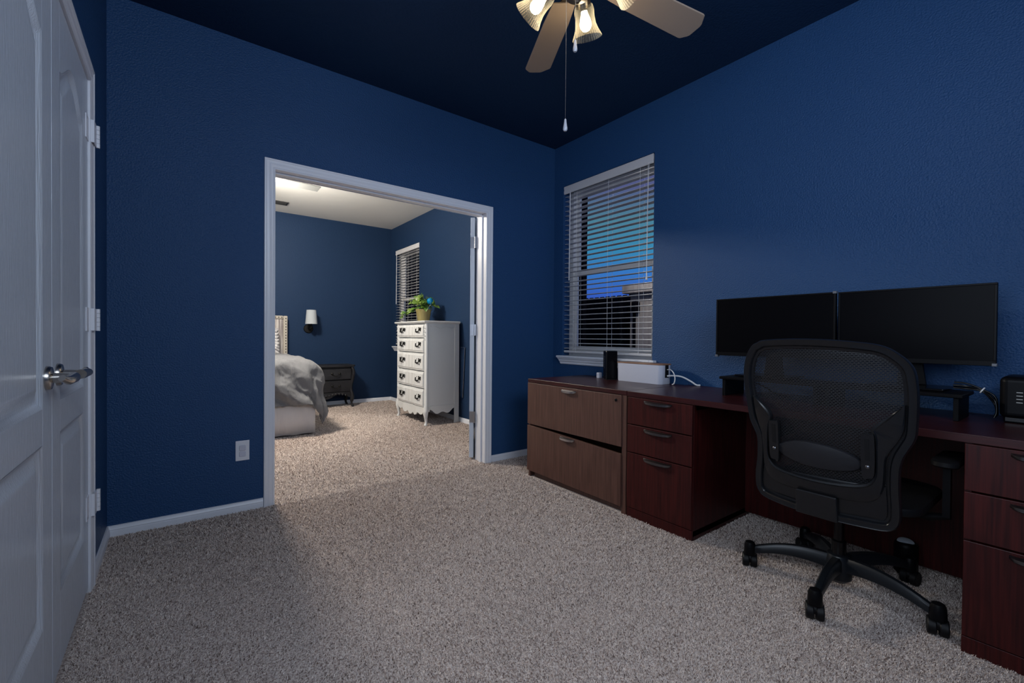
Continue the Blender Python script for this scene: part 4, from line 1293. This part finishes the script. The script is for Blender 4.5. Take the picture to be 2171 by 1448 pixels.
# ---- dark nightstand
def nightstand():
    x0, x1, yf, yb = -1.46, -0.690, 3.535, 3.845
    root = thing('nightstand', 'charcoal carved two-drawer nightstand between the bed and the corner', 'nightstand', ((x0 + x1) / 2, yf, 0))
    w = (x1 - x0) / 2
    D = yb - yf
    MB().loft([[(x * s_, y + D / 2, z) for x, y in [(a * (w + 0.016 + e) / (w + 0.016), b) for a, b in rrect(w + 0.016, D / 2 + 0.02, 0.02)]] for s_, e, z in ((1, -0.012, 0.585), (1, 0, 0.594), (1, 0, 0.606), (1, -0.008, 0.612))]).build('top', CHARC, root, smooth=40)
    MB().box(-w + 0.02, w - 0.02, 0.02, D, 0.20, 0.586).build('carcass', CHARC, root, bevel=0.004)
    for za, zb in ((0.402, 0.560), (0.225, 0.388)):
        n = 16
        mb = MB()
        mb.loft([[(x, 0.020, z), (x, 0.004 - 0.012 * math.sin(PI * (z - 0.2) / 0.4) + dd, z)] if False else [(-w + 0.045 + e, 0.022, z), (w - 0.045 - e, 0.022, z), (w - 0.045 - e, 0.006 + dd - 0.016 * math.sin(PI * (z - 0.18) / 0.42), z), (-w + 0.045 + e, 0.006 + dd - 0.016 * math.sin(PI * (z - 0.18) / 0.42), z)] for z, e, dd in ((za, 0.004, 0.006), (za + 0.006, 0, 0), (za + (zb - za) * .35, 0, 0), (za + (zb - za) * .7, 0, 0), (zb - 0.006, 0, 0), (zb, 0.004, 0.006))])
        d = mb.build('drawer', CHARC, root, smooth=40)
        zc = (za + zb) / 2
        yy = -0.012
        for s in (-1, 1):
            xc = s * 0.13
            pl = MB()
            for q in (-1, 1):
                pl.lathe([(0.018, 0), (0.015, 0.004), (0.006, 0.007), (0.005, 0.016), (0.007, 0.020)], (xc + q * 0.05, yy + 0.003, zc + 0.008), (0, -1, 0), 10)
            pl.tube(crom([(xc - 0.05, yy - 0.014, zc + 0.008), (xc - 0.035, yy - 0.020, zc - 0.012), (xc, yy - 0.022, zc - 0.022), (xc + 0.035, yy - 0.020, zc - 0.012), (xc + 0.05, yy - 0.014, zc + 0.008)], 4, False), 0.004, 8)
            pl.build('pull', IRONB, d, smooth=50)
    for s in (-1, 1):
        MB().tube(crom([(s * (w - 0.028), 0.012, 0.585), (s * (w - 0.006), -0.002, 0.50), (s * (w - 0.028), 0.016, 0.36), (s * (w - 0.040), 0.014, 0.26), (s * (w - 0.024), -0.004, 0.17), (s * (w - 0.030), 0.010, 0.07), (s * (w - 0.022), -0.002, 0.025), (s * (w - 0.018), -0.006, 0.0)], 4, False), [0.022] * 4 + [0.024] * 4 + [0.022] * 4 + [0.022] * 4 + [0.025] * 4 + [0.014] * 4 + [0.017] * 5, 12).build('leg', CHARC, root, smooth=50)
        MB().tube(crom([(s * (w - 0.03), D - 0.03, 0.22), (s * (w - 0.024), D - 0.03, 0.14), (s * (w - 0.034), D - 0.034, 0.06), (s * (w - 0.022), D - 0.03, 0.02), (s * (w - 0.02), D - 0.03, 0.0)], 4, False), [0.022] * 8 + [0.014] * 4 + [0.018] * 5, 12).build('leg', CHARC, root, smooth=50)
    n = 40
    xs = [-(w - 0.04) + 2 * (w - 0.04) * k / n for k in range(n + 1)]
    apm = MB().loft([[(x, y, z) for y, z in ((0.004, 0.165 - 0.035 * math.cos(x / w * PI * 2.0) * 1.0), (0.020, 0.165 - 0.035 * math.cos(x / w * PI * 2.0)), (0.020, 0.222), (0.004, 0.222))] for x in xs])
    for k in range(-6, 7):
        apm.lathe([(0.001, 0), (0.016, 0.004), (0.008, 0.010), (0.001, 0.012)], (k * 0.045, 0.004, 0.185 - 0.012 * math.cos(k * 0.9)), (0, -1, 0), 10)
    apm.build('apron', CHARC, root, smooth=40)


nightstand()

# ---- wall sconce
sc = thing('wall_sconce', 'white tapered shade sconce on a round black plate above the nightstand', 'lamp', (-1.238, YB, 1.130))
MB().lathe([(0.064, 0.0), (0.064, 0.010), (0.058, 0.018), (0.020, 0.022)], (0, 0, 0), (0, -1, 0), 28).build('wall_plate', IRONB, sc, smooth=40)
MB().tube(crom([(0, -0.015, 0), (0, -0.09, 0.0), (0.004, -0.148, 0.004), (0.006, -0.152, 0.05), (0.006, -0.152, 0.09)], 5, False), 0.011, 12).build('arm', IRONB, sc, smooth=50)
MB().lathe([(0.080, 0.065), (0.0635, 0.262), (0.060, 0.262), (0.0765, 0.065)], (0.006, -0.152, 0), (0, 0, 1), 32, False).build('lamp_shade', SHADEW, sc, smooth=40)

# ---- bed
BXR, BYF = -1.592, 1.930
bd = thing('bed', 'large bed with a nailhead upholstered headboard and a white bed skirt', 'bed', (-2.56, BYF, 0))
X = lambda x: x + 2.56
MB().box(X(-3.52), X(BXR - 0.03), 0.03, 1.86, 0.06, 0.68).build('mattress', COTTON, bd, bevel=0.05, seg=4)
hb = MB().box(X(-3.60), X(-1.580), 1.845, 1.90, 0.05, 1.255).build('headboard', FABRICG, bd, bevel=0.012, seg=3)
MB().box(X(-1.580), X(-1.527), 1.835, 1.905, 0.05, 1.300).box(X(-3.66), X(-1.580), 1.835, 1.905, 1.255, 1.300).build('headboard_border', FABRICB, bd, bevel=0.012, seg=3)
nm = MB()
for k in range(26):
    nm.lathe([(0.0075, 0), (0.006, 0.004), (0.002, 0.006)], (X(-1.550), 1.8355, 0.30 + 0.0385 * k), (0, -1, 0), 10)
for k in range(30):
    nm.lathe([(0.0075, 0), (0.006, 0.004), (0.002, 0.006)], (X(-1.60 - 0.0385 * k), 1.8355, 1.278), (0, -1, 0), 10)
nm.build('nailheads', IRONB, bd, smooth=50)
# bed skirt: hangs straight with slight waves
rings = []
pth = [(-3.5 + (BXR + 3.5) * k / 60, BYF, 0, -1) for k in range(61)] + [(BXR, BYF + 1.80 * k / 50, 1, 0) for k in range(1, 51)]
for i, (x, y, nx, ny) in enumerate(pth):
    wv = 0.008 * math.sin(i * 0.75) + 0.006 * math.sin(i * 0.33 + 1)
    if 58 <= i <= 62:
        wv = 0.0
    rings.append([(X(x) + nx * (0.0 + wv * 0.4), y - BYF + ny * (0.0 + wv * 0.4), 0.42), (X(x) + nx * wv * 0.7, y - BYF + ny * wv * 0.7, 0.2), (X(x) + nx * (wv + 0.004), y - BYF + ny * (wv + 0.004), 0.018 + 0.003 * math.sin(i * 0.9))])
MB().loft(rings, False, False).build('bed_skirt', COTTON, bd, smooth=60, solid=0.003)


def cloth(name, x0, x1, y0, y1, drop_r, drop_f, top, rad, material, label, cat, flare, wr, seed):
    """draped sheet over the mattress: overhang on the right (x1) and at the foot (y0)"""
    nu, nv = 190, 190
    v, f = [], []
    for i in range(nu + 1):
        u = x0 + (x1 + drop_r - x0) * i / nu
        for j in range(nv + 1):
            t = (y0 - drop_f) + (y1 - y0 + drop_f) * j / nv
            ex, ey = max(0, u - (x1 - rad)), max(0, (y0 + rad) - t)
            e = math.hypot(ex, ey)
            ux, uy = min(u, x1 - rad), max(t, y0 + rad)
            if e > 0:
                dx, dy = ex / e, -ey / e
            else:
                dx = dy = 0
            arc = rad * PI / 2
            if e < arc:
                th = e / rad
                out, dn = rad * math.sin(th), rad * (1 - math.cos(th))
            else:
                out, dn = rad + (e - arc) * flare, rad + (e - arc) * 0.97
            q = Vector((u * 2.2, t * 2.2, seed))
            amp = wr * min(1.0, e / 0.12)
            def ridge(a, b, k):
                return 1 - abs(mnoise.noise(Vector((a, b, seed + k)))) * 2
            side = min(1, e / 0.20)
            fold = amp * (mnoise.noise(Vector((u * 5.5 + t * 1.2, t * 5.0 - u * 1.5, seed))) * 0.8 + 0.5 * math.sin(t * 24 + u * 17 + 3 * mnoise.noise(q)) * min(1, e / 0.25))
            fold += 0.020 * side * ridge((u + t) * 6 + 1.5 * mnoise.noise(q), (u - t) * 2.2, 5) ** 3
            fold += 0.007 * side * ridge((u + t * 0.6) * 17, (t - u) * 5, 9) ** 2
            fine = (0.012 * mnoise.noise(q * 2.2) + 0.010 * ridge(u * 5 + t * 2, t * 9 - u * 2, 3) ** 3 + 0.006 * ridge(u * 16 + t * 5, t * 11, 7) ** 2)
            puff = 0.05 * (1 - math.exp(-(max(0, x1 - u)) / 0.35)) * (1 - math.exp(-(max(0, t - y0)) / 0.35)) if e == 0 or True else 0
            x = ux + dx * (out + fold)
            y = uy + dy * (out + fold)
            z = top - dn + fine + (puff if e < arc else 0)
            z = max(z, 0.035)
            v.append((x, y, z))
    for i in range(nu):
        for j in range(nv):
            a = i * (nv + 1) + j
            f.append((a, a + 1, a + nv + 2, a + nv + 1))
    o = MB().add(v, f).build(name, material, None, smooth=80, solid=0.014)
    return tag(o, label, cat)


cloth('duvet', -3.45, -1.545, 1.915, 3.30, 0.40, 0.40, 0.765, 0.13, LINEN, 'rumpled grey linen duvet hanging over the foot and side of the bed', 'bedding', 0.16, 0.045, 2.3)


def pillow(name, label, loc, rot, w, h, t, material, ruffle):
    mb = MB()
    n = 24
    v, f = [], []
    for side in (1, -1):
        b = len(v)
        for i in range(n + 1):
            for j in range(n + 1):
                a, c = -1 + 2 * i / n, -1 + 2 * j / n
                th = t * ((1 - a * a) * (1 - c * c)) ** 0.45 * side
                rf = 1 + 0.05 * math.sin(i * 2.1 + j * 1.3)
                v.append((a * w * (1 - 0.06 * (1 - c * c)), th + 0.012 * math.sin(9 * a + 7 * c) * (abs(a) > 0.7 or abs(c) > 0.7), c * h * (1 - 0.06 * (1 - a * a))))
        for i in range(n):
            for j in range(n):
                k = b + i * (n + 1) + j
                f.append((k, k + 1, k + n + 2, k + n + 1))
    o = mb.add(v, f).build(name, material, None, smooth=80)
    o.location = loc
    o.rotation_euler = rot
    tag(o, label, 'pillow')
    if ruffle:
        rm = MB()
        N = 160
        ring1, ring2 = [], []
        for k in range(N):
            s = 4 * k / N
            q = s % 1
            a, c = ((-1 + 2 * q, -1), (1, -1 + 2 * q), (1 - 2 * q, 1), (-1, 1 - 2 * q))[int(s)]
            wob = 0.02 * math.sin(k * 1.35)
            ring1.append((a * w * 0.97, 0, c * h * 0.97))
            ring2.append((a * (w + 0.055), wob, c * (h + 0.055)))
        rm.loft([ring1, ring2], True, False)
        rm.build('ruffle', material, o, smooth=60, solid=0.003)
    return o


pillow('pillow', 'white ruffled pillow leaning on the headboard at the doorway edge', (-2.00, 3.585, 0.93), (R(-18), 0, 0), 0.28, 0.15, 0.07, RUFFLE, True)
